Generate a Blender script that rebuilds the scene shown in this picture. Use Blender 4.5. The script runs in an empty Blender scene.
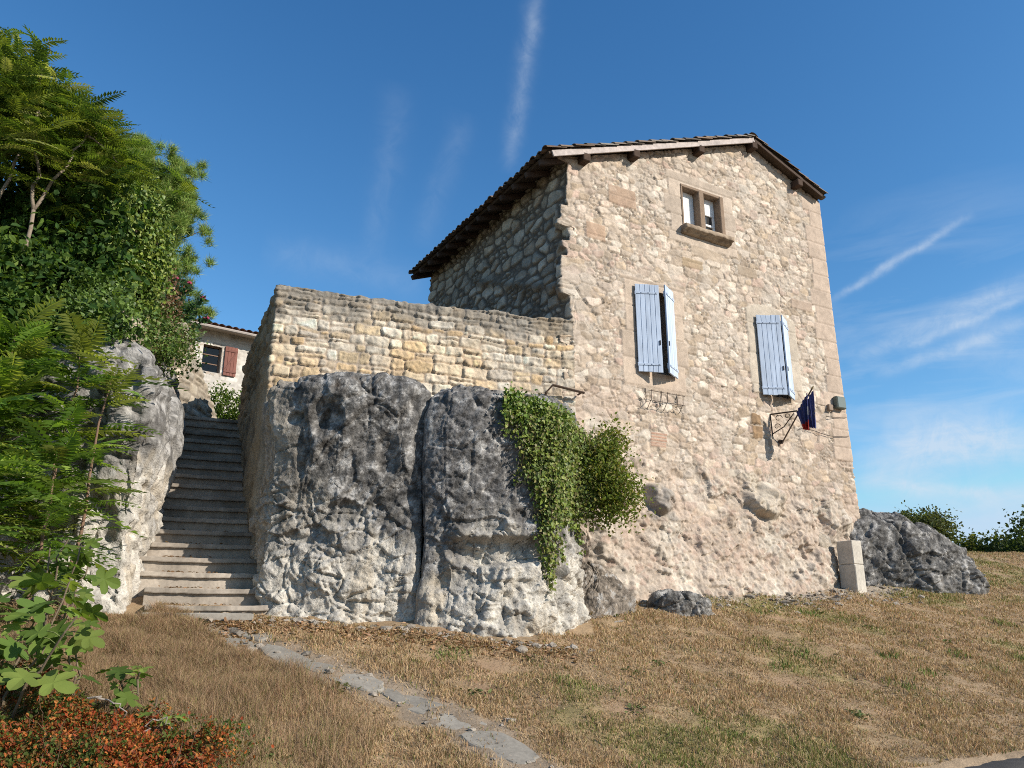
import bpy, bmesh, math
import numpy as np
from mathutils import Matrix, Vector

sc = bpy.context.scene
COL = sc.collection
R = math.radians

# ------------------------------------------------------------------ camera
PITCH = 16.5
cam_d = bpy.data.cameras.new('camera')
cam_d.sensor_width = 36.0
cam_d.lens = 36.0 * 800 / 1024
cam_d.clip_start = 0.1
cam_d.clip_end = 3000
cam = bpy.data.objects.new('camera', cam_d)
cam.location = (0, 0, 0)
cam.rotation_euler = (R(90 + PITCH), 0, 0)
COL.objects.link(cam)
sc.camera = cam

# ------------------------------------------------------------------ sun and sky
SUN_EL = 31.0
SUN_AZ = math.atan2(-0.43, 0.90)          # towards the sun, in the xy plane
SUN_STRENGTH = 5.0
SKY_STRENGTH = 0.078
sdir = Vector((math.cos(SUN_AZ) * math.cos(R(SUN_EL)), math.sin(SUN_AZ) * math.cos(R(SUN_EL)), math.sin(R(SUN_EL))))
sl = bpy.data.lights.new('sun', 'SUN')
sl.energy = SUN_STRENGTH
sl.angle = R(0.53)
sl.color = (1.0, 0.93, 0.83)
so = bpy.data.objects.new('sun', sl)
so.rotation_euler = sdir.to_track_quat('Z', 'Y').to_euler()
so.location = (20, -14, 16)
COL.objects.link(so)

sc.view_settings.view_transform = 'Standard'
sc.view_settings.look = 'None'
sc.view_settings.gamma = 1.0
sc.view_settings.exposure = 0.36
sc.view_settings.use_curve_mapping = False
sc.render.engine = 'CYCLES'
sc.cycles.filter_width = 1.0
sc.cycles.use_denoising = False

_c, _s = math.cos(R(PITCH)), math.sin(R(PITCH))


def view_dir(u, v):                       # direction of a point of the sky as seen from the viewpoint
    q = Vector(((u - 512) / 800, 1.0, (384 - v) / 800))
    return Vector((q.x, q.y * _c - q.z * _s, q.y * _s + q.z * _c)).normalized()


world = bpy.data.worlds.new('World')
sc.world = world
world.use_nodes = True
nt = world.node_tree
nt.nodes.clear()


def nd(tree, typ, **kw):
    n = tree.nodes.new(typ)
    for k, v in kw.items():
        setattr(n, k, v)
    return n


def mth(tree, op, a, b=None, c=None, clamp=False):
    n = tree.nodes.new('ShaderNodeMath')
    n.operation = op
    n.use_clamp = clamp
    for i, x in enumerate((a, b, c)):
        if x is None:
            continue
        if hasattr(x, 'is_output'):
            tree.links.new(x, n.inputs[i])
        else:
            n.inputs[i].default_value = x
    return n.outputs[0]


out = nd(nt, 'ShaderNodeOutputWorld')
bg = nd(nt, 'ShaderNodeBackground')
sky = nd(nt, 'ShaderNodeTexSky', sky_type='NISHITA', sun_disc=False)
sky.sun_elevation = R(SUN_EL)
sky.sun_rotation = math.atan2(sdir.x, sdir.y)
sky.altitude = 0
sky.air_density = 1.0
sky.dust_density = 0.3
sky.ozone_density = 6.0
bg.inputs['Strength'].default_value = SKY_STRENGTH
tc = nd(nt, 'ShaderNodeTexCoord')
D = tc.outputs['Generated']


def vdot(vec):
    n = nd(nt, 'ShaderNodeVectorMath', operation='DOT_PRODUCT')
    nt.links.new(D, n.inputs[0])
    n.inputs[1].default_value = vec
    return n.outputs['Value']


def noise_w(scale, detail, rough, dist=0.0, stretch=None):
    n = nd(nt, 'ShaderNodeTexNoise')
    n.inputs['Scale'].default_value = scale
    n.inputs['Detail'].default_value = detail
    n.inputs['Roughness'].default_value = rough
    n.inputs['Distortion'].default_value = dist
    if stretch:
        mp = nd(nt, 'ShaderNodeMapping')
        mp.inputs['Rotation'].default_value = stretch[0]
        mp.inputs['Scale'].default_value = stretch[1]
        nt.links.new(D, mp.inputs['Vector'])
        nt.links.new(mp.outputs[0], n.inputs['Vector'])
    else:
        nt.links.new(D, n.inputs['Vector'])
    return n.outputs['Fac']


wisp = noise_w(26.0, 8, 0.68, 0.8)
warp = mth(nt, 'MULTIPLY', mth(nt, 'SUBTRACT', noise_w(14.0, 6, 0.65), 0.5), 0.022)
total = None
# condensation trails and cirrus streaks: (from, to, half width in radians, strength)
TRAILS = [
    ((538, -20), (508, 175), .010, .22), ((541, -20), (520, 90), .006, .07), ((400, 80), (372, 265), .016, .07), ((466, 110), (420, 250), .014, .07),
    ((975, 212), (828, 303), .0045, .42), ((1040, 275), (845, 364), .011, .34), ((1040, 290), (900, 350), .004, .3), ((1040, 318), (870, 377), .007, .30),
    ((1040, 425), (855, 470), .024, .45), ((1040, 500), (856, 478), .007, .40), ((1040, 455), (880, 425), .030, .30),
    ((1050, 520), (890, 480), .018, .30), ((260, 250), (430, 285), .02, .10), ((950, 330), (1060, 380), .03, .18),
]
for p1, p2, w, amt in TRAILS:
    d1, d2 = view_dir(*p1), view_dir(*p2)
    nrm = d1.cross(d2).normalized()
    mid = (d1 + d2).normalized()
    tan = (d2 - d1).normalized()
    half = (d2 - d1).length / 2
    ac = mth(nt, 'DIVIDE', mth(nt, 'ADD', vdot(nrm), warp), w)
    g = mth(nt, 'POWER', 2.718, mth(nt, 'MULTIPLY', mth(nt, 'MULTIPLY', ac, ac), -1.0))
    al = mth(nt, 'DIVIDE', vdot(tan), half)
    win = mth(nt, 'SUBTRACT', 1.0, mth(nt, 'MULTIPLY', mth(nt, 'MULTIPLY', al, al), mth(nt, 'MULTIPLY', al, al)), clamp=True)
    f = mth(nt, 'MULTIPLY', mth(nt, 'MULTIPLY', g, win), amt)
    front = mth(nt, 'GREATER_THAN', vdot(mid), 0.0)
    f = mth(nt, 'MULTIPLY', f, front)
    total = f if total is None else mth(nt, 'ADD', total, f)
mod = mth(nt, 'ADD', mth(nt, 'MULTIPLY', wisp, 2.6), -0.55, clamp=False)
total = mth(nt, 'MULTIPLY', total, mth(nt, 'MAXIMUM', mod, 0.1))
# a thin broken veil of cirrus low on the right
veil_dir = view_dir(960, 440)
vz = mth(nt, 'SUBTRACT', vdot(veil_dir), 0.955)
vz = mth(nt, 'MULTIPLY', mth(nt, 'DIVIDE', vz, 0.045, clamp=True), 0.30)
veil = noise_w(5.0, 7, 0.6, 0.8, ((0, 0.5, 0.2), (1.0, 1.0, 5.0)))
veil = mth(nt, 'MULTIPLY', mth(nt, 'SUBTRACT', veil, 0.42), 4.0, clamp=True)
total = mth(nt, 'ADD', total, mth(nt, 'MULTIPLY', veil, vz))
total = mth(nt, 'MINIMUM', total, 0.75)
# deep clear-air blue: each channel of the sky texture gets its own contrast
sep = nd(nt, 'ShaderNodeSeparateColor')
nt.links.new(sky.outputs[0], sep.inputs[0])
com = nd(nt, 'ShaderNodeCombineColor')
for i, (ref, tgt, pw) in enumerate([(.91, 1.06, 1.6), (1.84, 3.2, 1.25), (3.81, 6.9, 1.06)]):
    q = mth(nt, 'POWER', mth(nt, 'DIVIDE', sep.outputs[i], ref), pw)
    nt.links.new(mth(nt, 'MINIMUM', mth(nt, 'MULTIPLY', q, tgt), (5.0, 7.0, 9.0)[i]), com.inputs[i])
mix = nd(nt, 'ShaderNodeMix', data_type='RGBA')
nt.links.new(total, mix.inputs[0])
nt.links.new(com.outputs[0], mix.inputs[6])
mix.inputs[7].default_value = (6.6, 7.6, 8.8, 1)
nt.links.new(mix.outputs[2], bg.inputs['Color'])
nt.links.new(bg.outputs[0], out.inputs['Surface'])

# ------------------------------------------------------------------ numpy noise
_rng0 = np.random.default_rng(7)
PERM = np.tile(_rng0.permutation(256).astype(np.int64), 3)
G3 = _rng0.normal(size=(256, 3))
G3 /= np.linalg.norm(G3, axis=1)[:, None]


def pn(P, seed=0):
    """gradient noise, about -0.7..0.7"""
    P = np.asarray(P, float) + seed * 17.31
    I = np.floor(P).astype(np.int64)
    F = P - I
    W = F * F * F * (F * (F * 6 - 15) + 10)
    r = 0.0
    for dx in (0, 1):
        for dy in (0, 1):
            for dz in (0, 1):
                h = PERM[(PERM[(PERM[(I[:, 0] + dx) & 255] + I[:, 1] + dy) & 255] + I[:, 2] + dz) & 255]
                g = G3[h]
                d = g[:, 0] * (F[:, 0] - dx) + g[:, 1] * (F[:, 1] - dy) + g[:, 2] * (F[:, 2] - dz)
                w = (W[:, 0] if dx else 1 - W[:, 0]) * (W[:, 1] if dy else 1 - W[:, 1]) * (W[:, 2] if dz else 1 - W[:, 2])
                r = r + w * d
    return r


def fbm(P, octv=4, gain=0.5, seed=0, ridge=False):
    r, a, f = 0.0, 1.0, 1.0
    for o in range(octv):
        n = pn(P * f, seed + o)
        if ridge:
            n = 0.5 - np.abs(n) * 1.6
        r = r + a * n
        a *= gain
        f *= 2.03
    return r


def hsh(i, seed=0):
    x = (np.asarray(i, np.int64) * 374761393 + seed * 668265263) & 0xffffffff
    x = ((x ^ (x >> 13)) * 1274126177) & 0xffffffff
    x = ((x ^ (x >> 16)) * 2246822519) & 0xffffffff
    return ((x ^ (x >> 15)) & 0xffffff) / float(0x1000000)


def worley(P, seed=0):
    """F1, F2, cell id"""
    I = np.floor(P).astype(np.int64)
    F = P - I
    n = len(P)
    f1 = np.full(n, 9.0)
    f2 = np.full(n, 9.0)
    cid = np.zeros(n, np.int64)
    for dx in (-1, 0, 1):
        for dy in (-1, 0, 1):
            for dz in (-1, 0, 1):
                k = (I[:, 0] + dx) * 73856093 ^ (I[:, 1] + dy) * 19349663 ^ (I[:, 2] + dz) * 83492791
                d = np.sqrt((dx + hsh(k, seed + 1) - F[:, 0]) ** 2 + (dy + hsh(k, seed + 2) - F[:, 1]) ** 2 + (dz + hsh(k, seed + 3) - F[:, 2]) ** 2)
                m = d < f1
                f2 = np.where(m, f1, np.minimum(f2, d))
                cid = np.where(m, k, cid)
                f1 = np.where(m, d, f1)
    return f1, f2, cid


def ss(a, b, x):
    t = np.clip((np.asarray(x, float) - a) / (b - a), 0, 1)
    return t * t * (3 - 2 * t)


def mixc(a, b, t):
    a = np.asarray(a, float)
    b = np.asarray(b, float)
    t = np.asarray(t, float)[:, None]
    return a * (1 - t) + b * t


# ------------------------------------------------------------------ mesh helpers
ALB = 0.78          # overall reflectance, set against the exposure


class Geo:
    def __init__(self):
        self.v, self.f, self.c, self.n = [], [], [], 0

    def add(self, V, F, C=(0.5, 0.5, 0.5)):
        V = np.asarray(V, float).reshape(-1, 3)
        F = np.asarray(F, np.int64)
        C = np.asarray(C, float)
        if C.ndim == 1:
            C = np.tile(C, (len(V), 1))
        self.v.append(V)
        self.f.append(F + self.n)
        self.c.append(C)
        self.n += len(V)
        return self

    def box(self, c, h, C=(0.5, 0.5, 0.5), rot=None, jitter=0.0, rng=None):
        """box with a small chamfer on all its edges (rot: 3x3)"""
        bm = bmesh.new()
        bmesh.ops.create_cube(bm, size=2)
        for v in bm.verts:
            v.co = Vector((v.co.x * h[0], v.co.y * h[1], v.co.z * h[2]))
        b = min(0.012, min(h) * 0.3)
        bmesh.ops.bevel(bm, geom=bm.edges[:], offset=b, segments=1, affect='EDGES')
        V = np.array([v.co[:] for v in bm.verts])
        if jitter:
            V += rng.normal(size=V.shape) * jitter
        if rot is not None:
            V = V @ np.asarray(rot).T
        V = V + np.asarray(c, float)
        for ff in bm.faces:
            pass
        quads = [[v.index for v in ff.verts] for ff in bm.faces]
        bm.free()
        base = self.n
        self.v.append(V)
        self.c.append(np.tile(np.asarray(C, float), (len(V), 1)))
        for q in quads:
            self.f.append(np.array([q], np.int64) + base)
        self.n += len(V)
        return self

    def tube(self, pts, rad, C=(0.2, 0.15, 0.1), sides=7, cap=True):
        pts = np.asarray(pts, float)
        n = len(pts)
        rad = np.broadcast_to(np.asarray(rad, float), (n,)) if np.ndim(rad) < 1 or len(np.atleast_1d(rad)) == n else np.interp(np.linspace(0, 1, n), np.linspace(0, 1, len(rad)), rad)
        T = np.gradient(pts, axis=0)
        T /= np.linalg.norm(T, axis=1)[:, None] + 1e-9
        ref = np.array([0.31, 0.17, 0.93]) if abs(T[0][2]) < 0.9 else np.array([0.95, 0.2, 0.1])
        A = np.cross(T, ref)
        A /= np.linalg.norm(A, axis=1)[:, None] + 1e-9
        B = np.cross(T, A)
        th = np.linspace(0, 2 * np.pi, sides, endpoint=False)
        V = pts[:, None, :] + rad[:, None, None] * (np.cos(th)[None, :, None] * A[:, None, :] + np.sin(th)[None, :, None] * B[:, None, :])
        i = np.arange(n - 1)[:, None]
        j = np.arange(sides)[None, :]
        F = np.stack([i * sides + j, i * sides + (j + 1) % sides, (i + 1) * sides + (j + 1) % sides, (i + 1) * sides + j], -1).reshape(-1, 4)
        self.add(V.reshape(-1, 3), F, C)
        if cap:
            b = self.n - n * sides
            self.f.append(np.array([list(range(b + sides - 1, b - 1, -1))]))
            self.f.append(np.array([[b + (n - 1) * sides + k for k in range(sides)]]))
        return self

    def grid(self, P, C, closed=False, keep=None):
        """P (nu,nv,3)"""
        nu, nv = P.shape[:2]
        idx = np.arange(nu * nv).reshape(nu, nv)
        if closed:
            idx = np.concatenate([idx, idx[:1]], 0)
        F = np.stack([idx[:-1, :-1], idx[1:, :-1], idx[1:, 1:], idx[:-1, 1:]], -1)
        if keep is not None:
            F = F[keep]
        self.add(P.reshape(-1, 3), F.reshape(-1, 4), np.asarray(C).reshape(-1, 3) if np.ndim(C) > 1 else C)
        return self

    def build(self, name, mat, parent=None, smooth=False):
        V = np.concatenate(self.v) if self.v else np.zeros((0, 3))
        C = ALB * np.concatenate(self.c) if self.c else np.zeros((0, 3))
        me = bpy.data.meshes.new(name)
        me.vertices.add(len(V))
        me.vertices.foreach_set('co', V.astype(np.float32).ravel())
        tot = np.concatenate([np.full(len(f), f.shape[1], np.int32) for f in self.f])
        loops = np.concatenate([f.ravel() for f in self.f]).astype(np.int32)
        me.loops.add(len(loops))
        me.loops.foreach_set('vertex_index', loops)
        me.polygons.add(len(tot))
        st = np.concatenate([[0], np.cumsum(tot)[:-1]]).astype(np.int32)
        me.polygons.foreach_set('loop_start', st)
        me.polygons.foreach_set('loop_total', tot)
        me.polygons.foreach_set('use_smooth', np.full(len(tot), bool(smooth)))
        at = me.attributes.new('col', 'FLOAT_COLOR', 'POINT')
        at.data.foreach_set('color', np.concatenate([C, np.ones((len(C), 1))], 1).astype(np.float32).ravel())
        me.update(calc_edges=True)
        me.validate()
        me.materials.append(mat)
        o = bpy.data.objects.new(name, me)
        COL.objects.link(o)
        if parent is not None:
            o.parent = parent
        return o


def tag(o, label=None, cat=None, group=None, kind=None):
    if label:
        o['label'] = label
    if cat:
        o['category'] = cat
    if group:
        o['group'] = group
    if kind:
        o['kind'] = kind
    return o


def empty(name, loc, rz=0.0):
    o = bpy.data.objects.new(name, None)
    o.empty_display_size = 0.2
    o.location = loc
    o.rotation_euler = (0, 0, rz)
    COL.objects.link(o)
    return o


# ------------------------------------------------------------------ materials
def mat(name, scale=30.0, *args, stretch=None, **kw):
    m = _mat(name, scale, *args, **kw)
    if stretch:
        t = m.node_tree
        mp = nd(t, 'ShaderNodeMapping')
        mp.inputs['Scale'].default_value = stretch
        tcn = [n for n in t.nodes if n.type == 'TEX_COORD'][0]
        for n in t.nodes:
            if n.type == 'TEX_NOISE':
                t.links.new(mp.outputs[0], n.inputs['Vector'])
        t.links.new(tcn.outputs['Object'], mp.inputs['Vector'])
    return m


def _mat(name, scale=30.0, amt=0.3, bump=0.3, bdist=0.01, rough=0.9, trans=0.0, scale2=None, spec=0.25, metal=0.0, tint=None):
    m = bpy.data.materials.new(name)
    m.use_nodes = True
    t = m.node_tree
    t.nodes.clear()
    o = nd(t, 'ShaderNodeOutputMaterial')
    b = nd(t, 'ShaderNodeBsdfPrincipled')
    b.inputs['Roughness'].default_value = rough
    b.inputs['Specular IOR Level'].default_value = spec
    b.inputs['Metallic'].default_value = metal
    a = nd(t, 'ShaderNodeAttribute', attribute_name='col')
    tc = nd(t, 'ShaderNodeTexCoord')
    n1 = nd(t, 'ShaderNodeTexNoise')
    n1.inputs['Scale'].default_value = scale
    n1.inputs['Detail'].default_value = 6
    n1.inputs['Roughness'].default_value = 0.65
    t.links.new(tc.outputs['Object'], n1.inputs['Vector'])
    val = mth(t, 'ADD', mth(t, 'MULTIPLY', mth(t, 'SUBTRACT', n1.outputs['Fac'], 0.5), amt * 3.0), 1.0)
    if scale2:
        n2 = nd(t, 'ShaderNodeTexNoise')
        n2.inputs['Scale'].default_value = scale2
        n2.inputs['Detail'].default_value = 4
        t.links.new(tc.outputs['Object'], n2.inputs['Vector'])
        val = mth(t, 'MULTIPLY', val, mth(t, 'ADD', mth(t, 'MULTIPLY', mth(t, 'SUBTRACT', n2.outputs['Fac'], 0.5), amt * 2.0), 1.0))
    val = mth(t, 'MAXIMUM', val, 0.15)
    vm = nd(t, 'ShaderNodeVectorMath', operation='SCALE')
    t.links.new(a.outputs['Color'], vm.inputs[0])
    t.links.new(val, vm.inputs['Scale'])
    t.links.new(vm.outputs[0], b.inputs['Base Color'])
    if bump:
        bp = nd(t, 'ShaderNodeBump')
        bp.inputs['Strength'].default_value = bump
        bp.inputs['Distance'].default_value = bdist
        t.links.new(n1.outputs['Fac'], bp.inputs['Height'])
        t.links.new(bp.outputs[0], b.inputs['Normal'])
    if trans:
        tr = nd(t, 'ShaderNodeBsdfTranslucent')
        tv = nd(t, 'ShaderNodeVectorMath', operation='MULTIPLY')
        t.links.new(vm.outputs[0], tv.inputs[0])
        tv.inputs[1].default_value = tint or (1.3, 1.5, 0.7)
        t.links.new(tv.outputs[0], tr.inputs['Color'])
        mx = nd(t, 'ShaderNodeMixShader')
        mx.inputs[0].default_value = trans
        t.links.new(b.outputs[0], mx.inputs[1])
        t.links.new(tr.outputs[0], mx.inputs[2])
        t.links.new(mx.outputs[0], o.inputs['Surface'])
    else:
        t.links.new(b.outputs[0], o.inputs['Surface'])
    return m


M_STONE = mat('rubble_limestone', 52, 0.30, 0.7, 0.010, scale2=12)
M_ROCK = mat('weathered_limestone', 38, 0.42, 1.0, 0.022, scale2=9)
M_STEP = mat('worn_step_stone', 22, 0.3, 0.4, 0.006, scale2=4)
M_SOIL = mat('dry_soil_and_thatch', 40, 0.35, 0.8, 0.015, scale2=2.2)
M_ROAD = mat('asphalt', 90, 0.35, 0.7, 0.006, scale2=6)
M_GRASS = mat('grass_blades', 3, 0.25, 0, trans=0.25, rough=0.8, tint=(1.1, 1.05, 0.8))
M_LEAF = mat('broad_leaves', 6, 0.15, 0, trans=0.42, rough=0.6, spec=0.12, tint=(1.35, 1.35, .55))
M_IVY = mat('ivy_leaves', 6, 0.15, 0, trans=0.22, rough=0.5, spec=0.35)
M_NEEDLE = mat('pine_needles', 6, 0.2, 0, trans=0.15, rough=0.6)
M_BARK = mat('bark', 30, 0.4, 0.6, 0.01)
M_WOOD = mat('weathered_wood', 18, 0.35, 0.4, 0.006, scale2=3)
M_PAINT = mat('faded_paint', 30, 0.16, 0.25, 0.002, rough=0.7, scale2=5)
M_SHUTTER = mat('flaking_shutter_paint', 26, 0.26, 0.4, 0.003, rough=0.75, scale2=7, stretch=(1.0, 1.0, .12))
M_TILE = mat('clay_tiles', 20, 0.4, 0.4, 0.006, scale2=2)
M_IRON = mat('rusty_iron', 40, 0.3, 0.2, 0.002, rough=0.6, metal=0.4)
M_CLOTH = mat('flag_cloth', 12, 0.1, 0, rough=0.8, trans=0.2, tint=(1, 1, 1))
M_DARK = mat('dark_room', 4, 0.1, 0, rough=1.0)
M_GLASS = mat('lamp_glass', 3, 0.02, 0, rough=0.06, spec=0.9)
M_PANE = bpy.data.materials.new('window_glass')
M_PANE.use_nodes = True
_t = M_PANE.node_tree
_t.nodes.clear()
_o = nd(_t, 'ShaderNodeOutputMaterial')
_m = nd(_t, 'ShaderNodeMixShader')
_f = nd(_t, 'ShaderNodeFresnel')
_f.inputs['IOR'].default_value = 1.6
_tr = nd(_t, 'ShaderNodeBsdfTransparent')
_tr.inputs['Color'].default_value = (.92, .94, .93, 1)
_gl = nd(_t, 'ShaderNodeBsdfGlossy')
_gl.inputs['Roughness'].default_value = .03
_t.links.new(_f.outputs[0], _m.inputs[0])
_t.links.new(_tr.outputs[0], _m.inputs[1])
_t.links.new(_gl.outputs[0], _m.inputs[2])
_t.links.new(_m.outputs[0], _o.inputs['Surface'])
M_PLASTER = mat('old_plaster', 12, 0.2, 0.5, 0.01, scale2=2.5)


# ------------------------------------------------------------------ ground
def gz(x, y):
    x = np.asarray(x, float)
    y = np.asarray(y, float)
    Dn = -.5 * x + .866 * y
    S = .866 * x + .5 * y
    # hill profile across the slope
    dd = np.array([-60, -20, 0, 4.67, 11.2, 12.6, 14.0, 16.0, 20, 30, 60, 400])
    zz = np.array([-6, -2.6, -1.6, -1.2, .63, .98, 1.14, 1.10, .6, -1.5, -6, -30])
    z = np.interp(Dn, dd, zz)
    tilt = ss(1.5, 5.0, Dn) * (1 - ss(16, 40, Dn))
    return z + .04 * np.clip(S - 4, -30, 25) * tilt


FLAG_PATH = np.array([(-3.25, 9.0), (-3.02, 8.67), (-2.67, 8.4), (-2.12, 8.06), (-1.61, 7.73), (-0.95, 7.5), (-0.5, 7.1), (-0.05, 6.6), (.35, 6.0)])


def path_dist(x, y):
    P = np.stack([x, y], -1)
    best = np.full(len(P), 99.0)
    for a, b in zip(FLAG_PATH[:-1], FLAG_PATH[1:]):
        ab = b - a
        t = np.clip(((P - a) @ ab) / (ab @ ab), 0, 1)
        best = np.minimum(best, np.linalg.norm(P - a - t[:, None] * ab, axis=1))
    return best


def green_mask(x, y):
    P = np.stack([x, y, np.zeros_like(x)], -1)
    return ss(-.05, .38, fbm(P * .55, 3, seed=5) + .35 * fbm(P * 2.1, 2, seed=9))


def bare_mask(x, y):
    P = np.stack([x, y, np.zeros_like(x)], -1)
    n = fbm(P * 2.2, 3, seed=12)
    pd = path_dist(x, y)
    m = 1 - ss(.16, .42, pd + .22 * n)
    Dn = -.5 * x + .866 * y
    S = .866 * x + .5 * y
    m = np.maximum(m, ss(9.0, 9.6, Dn + .5 * n) * ss(5.5, 8.5, S) * (1 - ss(13.2, 14.2, S)))
    m = np.maximum(m, .25 * (1 - ss(4.4, 4.75, Dn + .35 * n)))
    return np.clip(m, 0, 1)


def soil_colour(x, y):
    P = np.stack([x, y, np.zeros_like(x)], -1)
    g = green_mask(x, y)
    b = bare_mask(x, y)
    c = mixc((.36, .25, .145), (.31, .245, .105), g)
    n = fbm(P * 6, 3, seed=3)
    c = c * (1 + .5 * n[:, None])
    rust = ss(.05, .4, fbm(P * 1.1, 3, seed=31))
    c = mixc(c, (.36, .225, .14), rust * .5)
    Dn = -.5 * x + .866 * y
    S = .866 * x + .5 * y
    bc = mixc((.30, .235, .17), (.40, .34, .27), ss(5.5, 8.5, S))
    c = mixc(c, bc * (1 + .35 * n[:, None]), b * .85)
    return c


def axis(lo, hi, step, far):
    a = np.arange(lo, hi, step)
    left, right = [], []
    d, x = step, lo
    while x > -far:
        d *= 1.25
        x -= d
        left.append(x)
    d, x = step, hi
    while x < far:
        d *= 1.25
        x += d
        right.append(x)
    return np.array(left[::-1] + list(a) + right)


gx = axis(-7, 14, .055, 500)
gy = axis(3.5, 22, .055, 500)
GX, GY = np.meshgrid(gx, gy, indexing='ij')
fx, fy = GX.ravel(), GY.ravel()
P2 = np.stack([fx, fy, np.zeros_like(fx)], -1)
near = np.exp(-((fx - 2) / 25) ** 2 - ((fy - 10) / 25) ** 2)
z = gz(fx, fy) + near * (.07 * fbm(P2 * .7, 3, seed=1) + .035 * fbm(P2 * 4.0, 3, seed=2))
Dn = -.5 * fx + .866 * fy
z -= .05 * (1 - ss(4.1, 4.5, Dn)) * near
tag(Geo().grid(np.stack([GX, GY, z.reshape(GX.shape)], -1), soil_colour(fx, fy)).build('ground', M_SOIL, smooth=True), kind='structure')


def gpos(x, y):
    x = np.asarray(x, float)
    y = np.asarray(y, float)
    p = np.stack([x.ravel(), y.ravel(), np.zeros(x.size)], -1)
    return (gz(x, y).ravel() + .07 * fbm(p * .7, 3, seed=1) + .035 * fbm(p * 4.0, 3, seed=2)).reshape(x.shape)


# road along the foot of the slope
ra = np.concatenate([np.arange(-60, 2, .5), np.arange(2, 16, .03), np.arange(16, 80, .5)])
rd = np.concatenate([np.linspace(-3.5, 3.8, 30), np.linspace(3.9, 4.42, 14)])
RA, RD = np.meshgrid(ra, rd, indexing='ij')
edge = np.clip((RD - 3.9) / .52, 0, 1)
pp = np.stack([RA.ravel() * 1.7, np.zeros(RA.size), np.zeros(RA.size)], -1)
RD2 = RD + edge * (.10 * fbm(pp, 4, .6, seed=8)).reshape(RA.shape)
X = RA * .866 - RD2 * .5
Y = RA * .5 + RD2 * .866
Z = gz(X.ravel(), Y.ravel()).reshape(X.shape) + .012 - edge ** 4 * .06
cc = mixc((.052, .05, .05), (.085, .078, .07), ss(-.2, .4, fbm(np.stack([X.ravel(), Y.ravel(), 0 * X.ravel()], -1) * 1.5, 4, seed=4)))
tag(Geo().grid(np.stack([X, Y, Z], -1), cc).build('road', M_ROAD, smooth=True), kind='structure')

# upper ground behind the terrace and the rocks
ux = np.arange(-40, 4.0, .25)
uy = np.concatenate([np.arange(10.6, 20, .2), np.arange(20, 60, 1.2)])
UX, UY = np.meshgrid(ux, uy, indexing='ij')
uz = 3.25 + .25 * np.clip(UY - 13.5, 0, 40) - .0 * UX
uz = np.where((UX > -4.9) & (UY < 14.3), 3.0, uz)
keepu = np.ones((len(ux) - 1, len(uy) - 1), bool)
for i in range(len(ux) - 1):
    for j in range(len(uy) - 1):
        x, y = ux[i], uy[j]
        inhouse = (x > -1.9 - .577 * (y - 12) + 1.6)
        step_zone = x > -6.1 - .3 * (y - 10.6) * 0 and y < 14.0 and x < -3.4
        low = (x > -3.2 and y < 11.6 + .33 * (x + 3.2))
        outside = x > -3.7 - .45 * (y - 10.6) and y < 10.8
        if inhouse or step_zone or low or outside:
            keepu[i, j] = False
pu = np.stack([UX.ravel(), UY.ravel(), 0 * UX.ravel()], -1)
uz = np.where(UY < 14, 3.25, uz) + (.06 * fbm(pu, 3, seed=6)).reshape(UX.shape)
tag(Geo().grid(np.stack([UX, UY, uz], -1), mixc((.16, .12, .07), (.10, .10, .04), ss(-.2, .3, fbm(pu * .8, 3, seed=2))), keep=keepu).build('upper_ground', M_SOIL, smooth=True), kind='structure')


# ------------------------------------------------------------------ masonry relief
def coursed(U, V, seed, hr, wr, warp=(.05, .02), split=.25, extent=(-3, 25, -3, 12)):
    """stones in rough courses: returns edge distance, stone id, offset from the stone's middle (du, dv), its size"""
    rng = np.random.default_rng(seed)
    P = np.stack([U, V, np.zeros_like(U)], -1)
    V2 = V + warp[0] * fbm(P * .9, 2, seed=seed) + warp[1] * pn(P * 6.0, seed + 5)
    U2 = U + warp[0] * fbm(P * 1.1, 2, seed=seed + 9) + warp[1] * pn(P * 6.0, seed + 15)
    rows = [extent[2]]
    while rows[-1] < extent[3]:
        rows.append(rows[-1] + rng.uniform(*hr))
    rows = np.array(rows)
    ri = np.clip(np.searchsorted(rows, V2) - 1, 0, len(rows) - 2)
    n = len(U)
    du0, du1 = np.zeros(n), np.zeros(n)
    ci = np.zeros(n, np.int64)
    for r in np.unique(ri):
        m = ri == r
        h = rows[r + 1] - rows[r]
        e = [extent[0] - rng.uniform(0, .4)]
        while e[-1] < extent[1]:
            e.append(e[-1] + rng.uniform(*wr) * (.6 + .4 * h / np.mean(hr)))
        e = np.array(e)
        k = np.clip(np.searchsorted(e, U2[m]) - 1, 0, len(e) - 2)
        ci[m] = k
        du0[m] = U2[m] - e[k]
        du1[m] = e[k + 1] - U2[m]
    sid = ri * 1009 + ci
    v0, v1 = V2 - rows[ri], rows[ri + 1] - V2
    sp = hsh(sid, seed + 3)
    fr = .35 + .3 * hsh(sid, seed + 4)
    hh = v0 + v1
    is_s = sp < split
    low = v0 < fr * hh
    v1n = np.where(is_s & low, fr * hh - v0, v1)
    v0n = np.where(is_s & ~low, v0 - fr * hh, v0)
    sid = sid * 4 + np.where(is_s, np.where(low, 1, 2), 0)
    a, b = np.minimum(du0, du1), np.minimum(v0n, v1n)
    r = .045
    ed = np.minimum(a, b)
    cor = (a < r) & (b < r)
    ed = np.where(cor, np.maximum(r - np.sqrt((r - a) ** 2 + (r - b) ** 2), 0), ed)
    return ed, sid, (du0 - du1) / 2, (v0n - v1n) / 2


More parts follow.
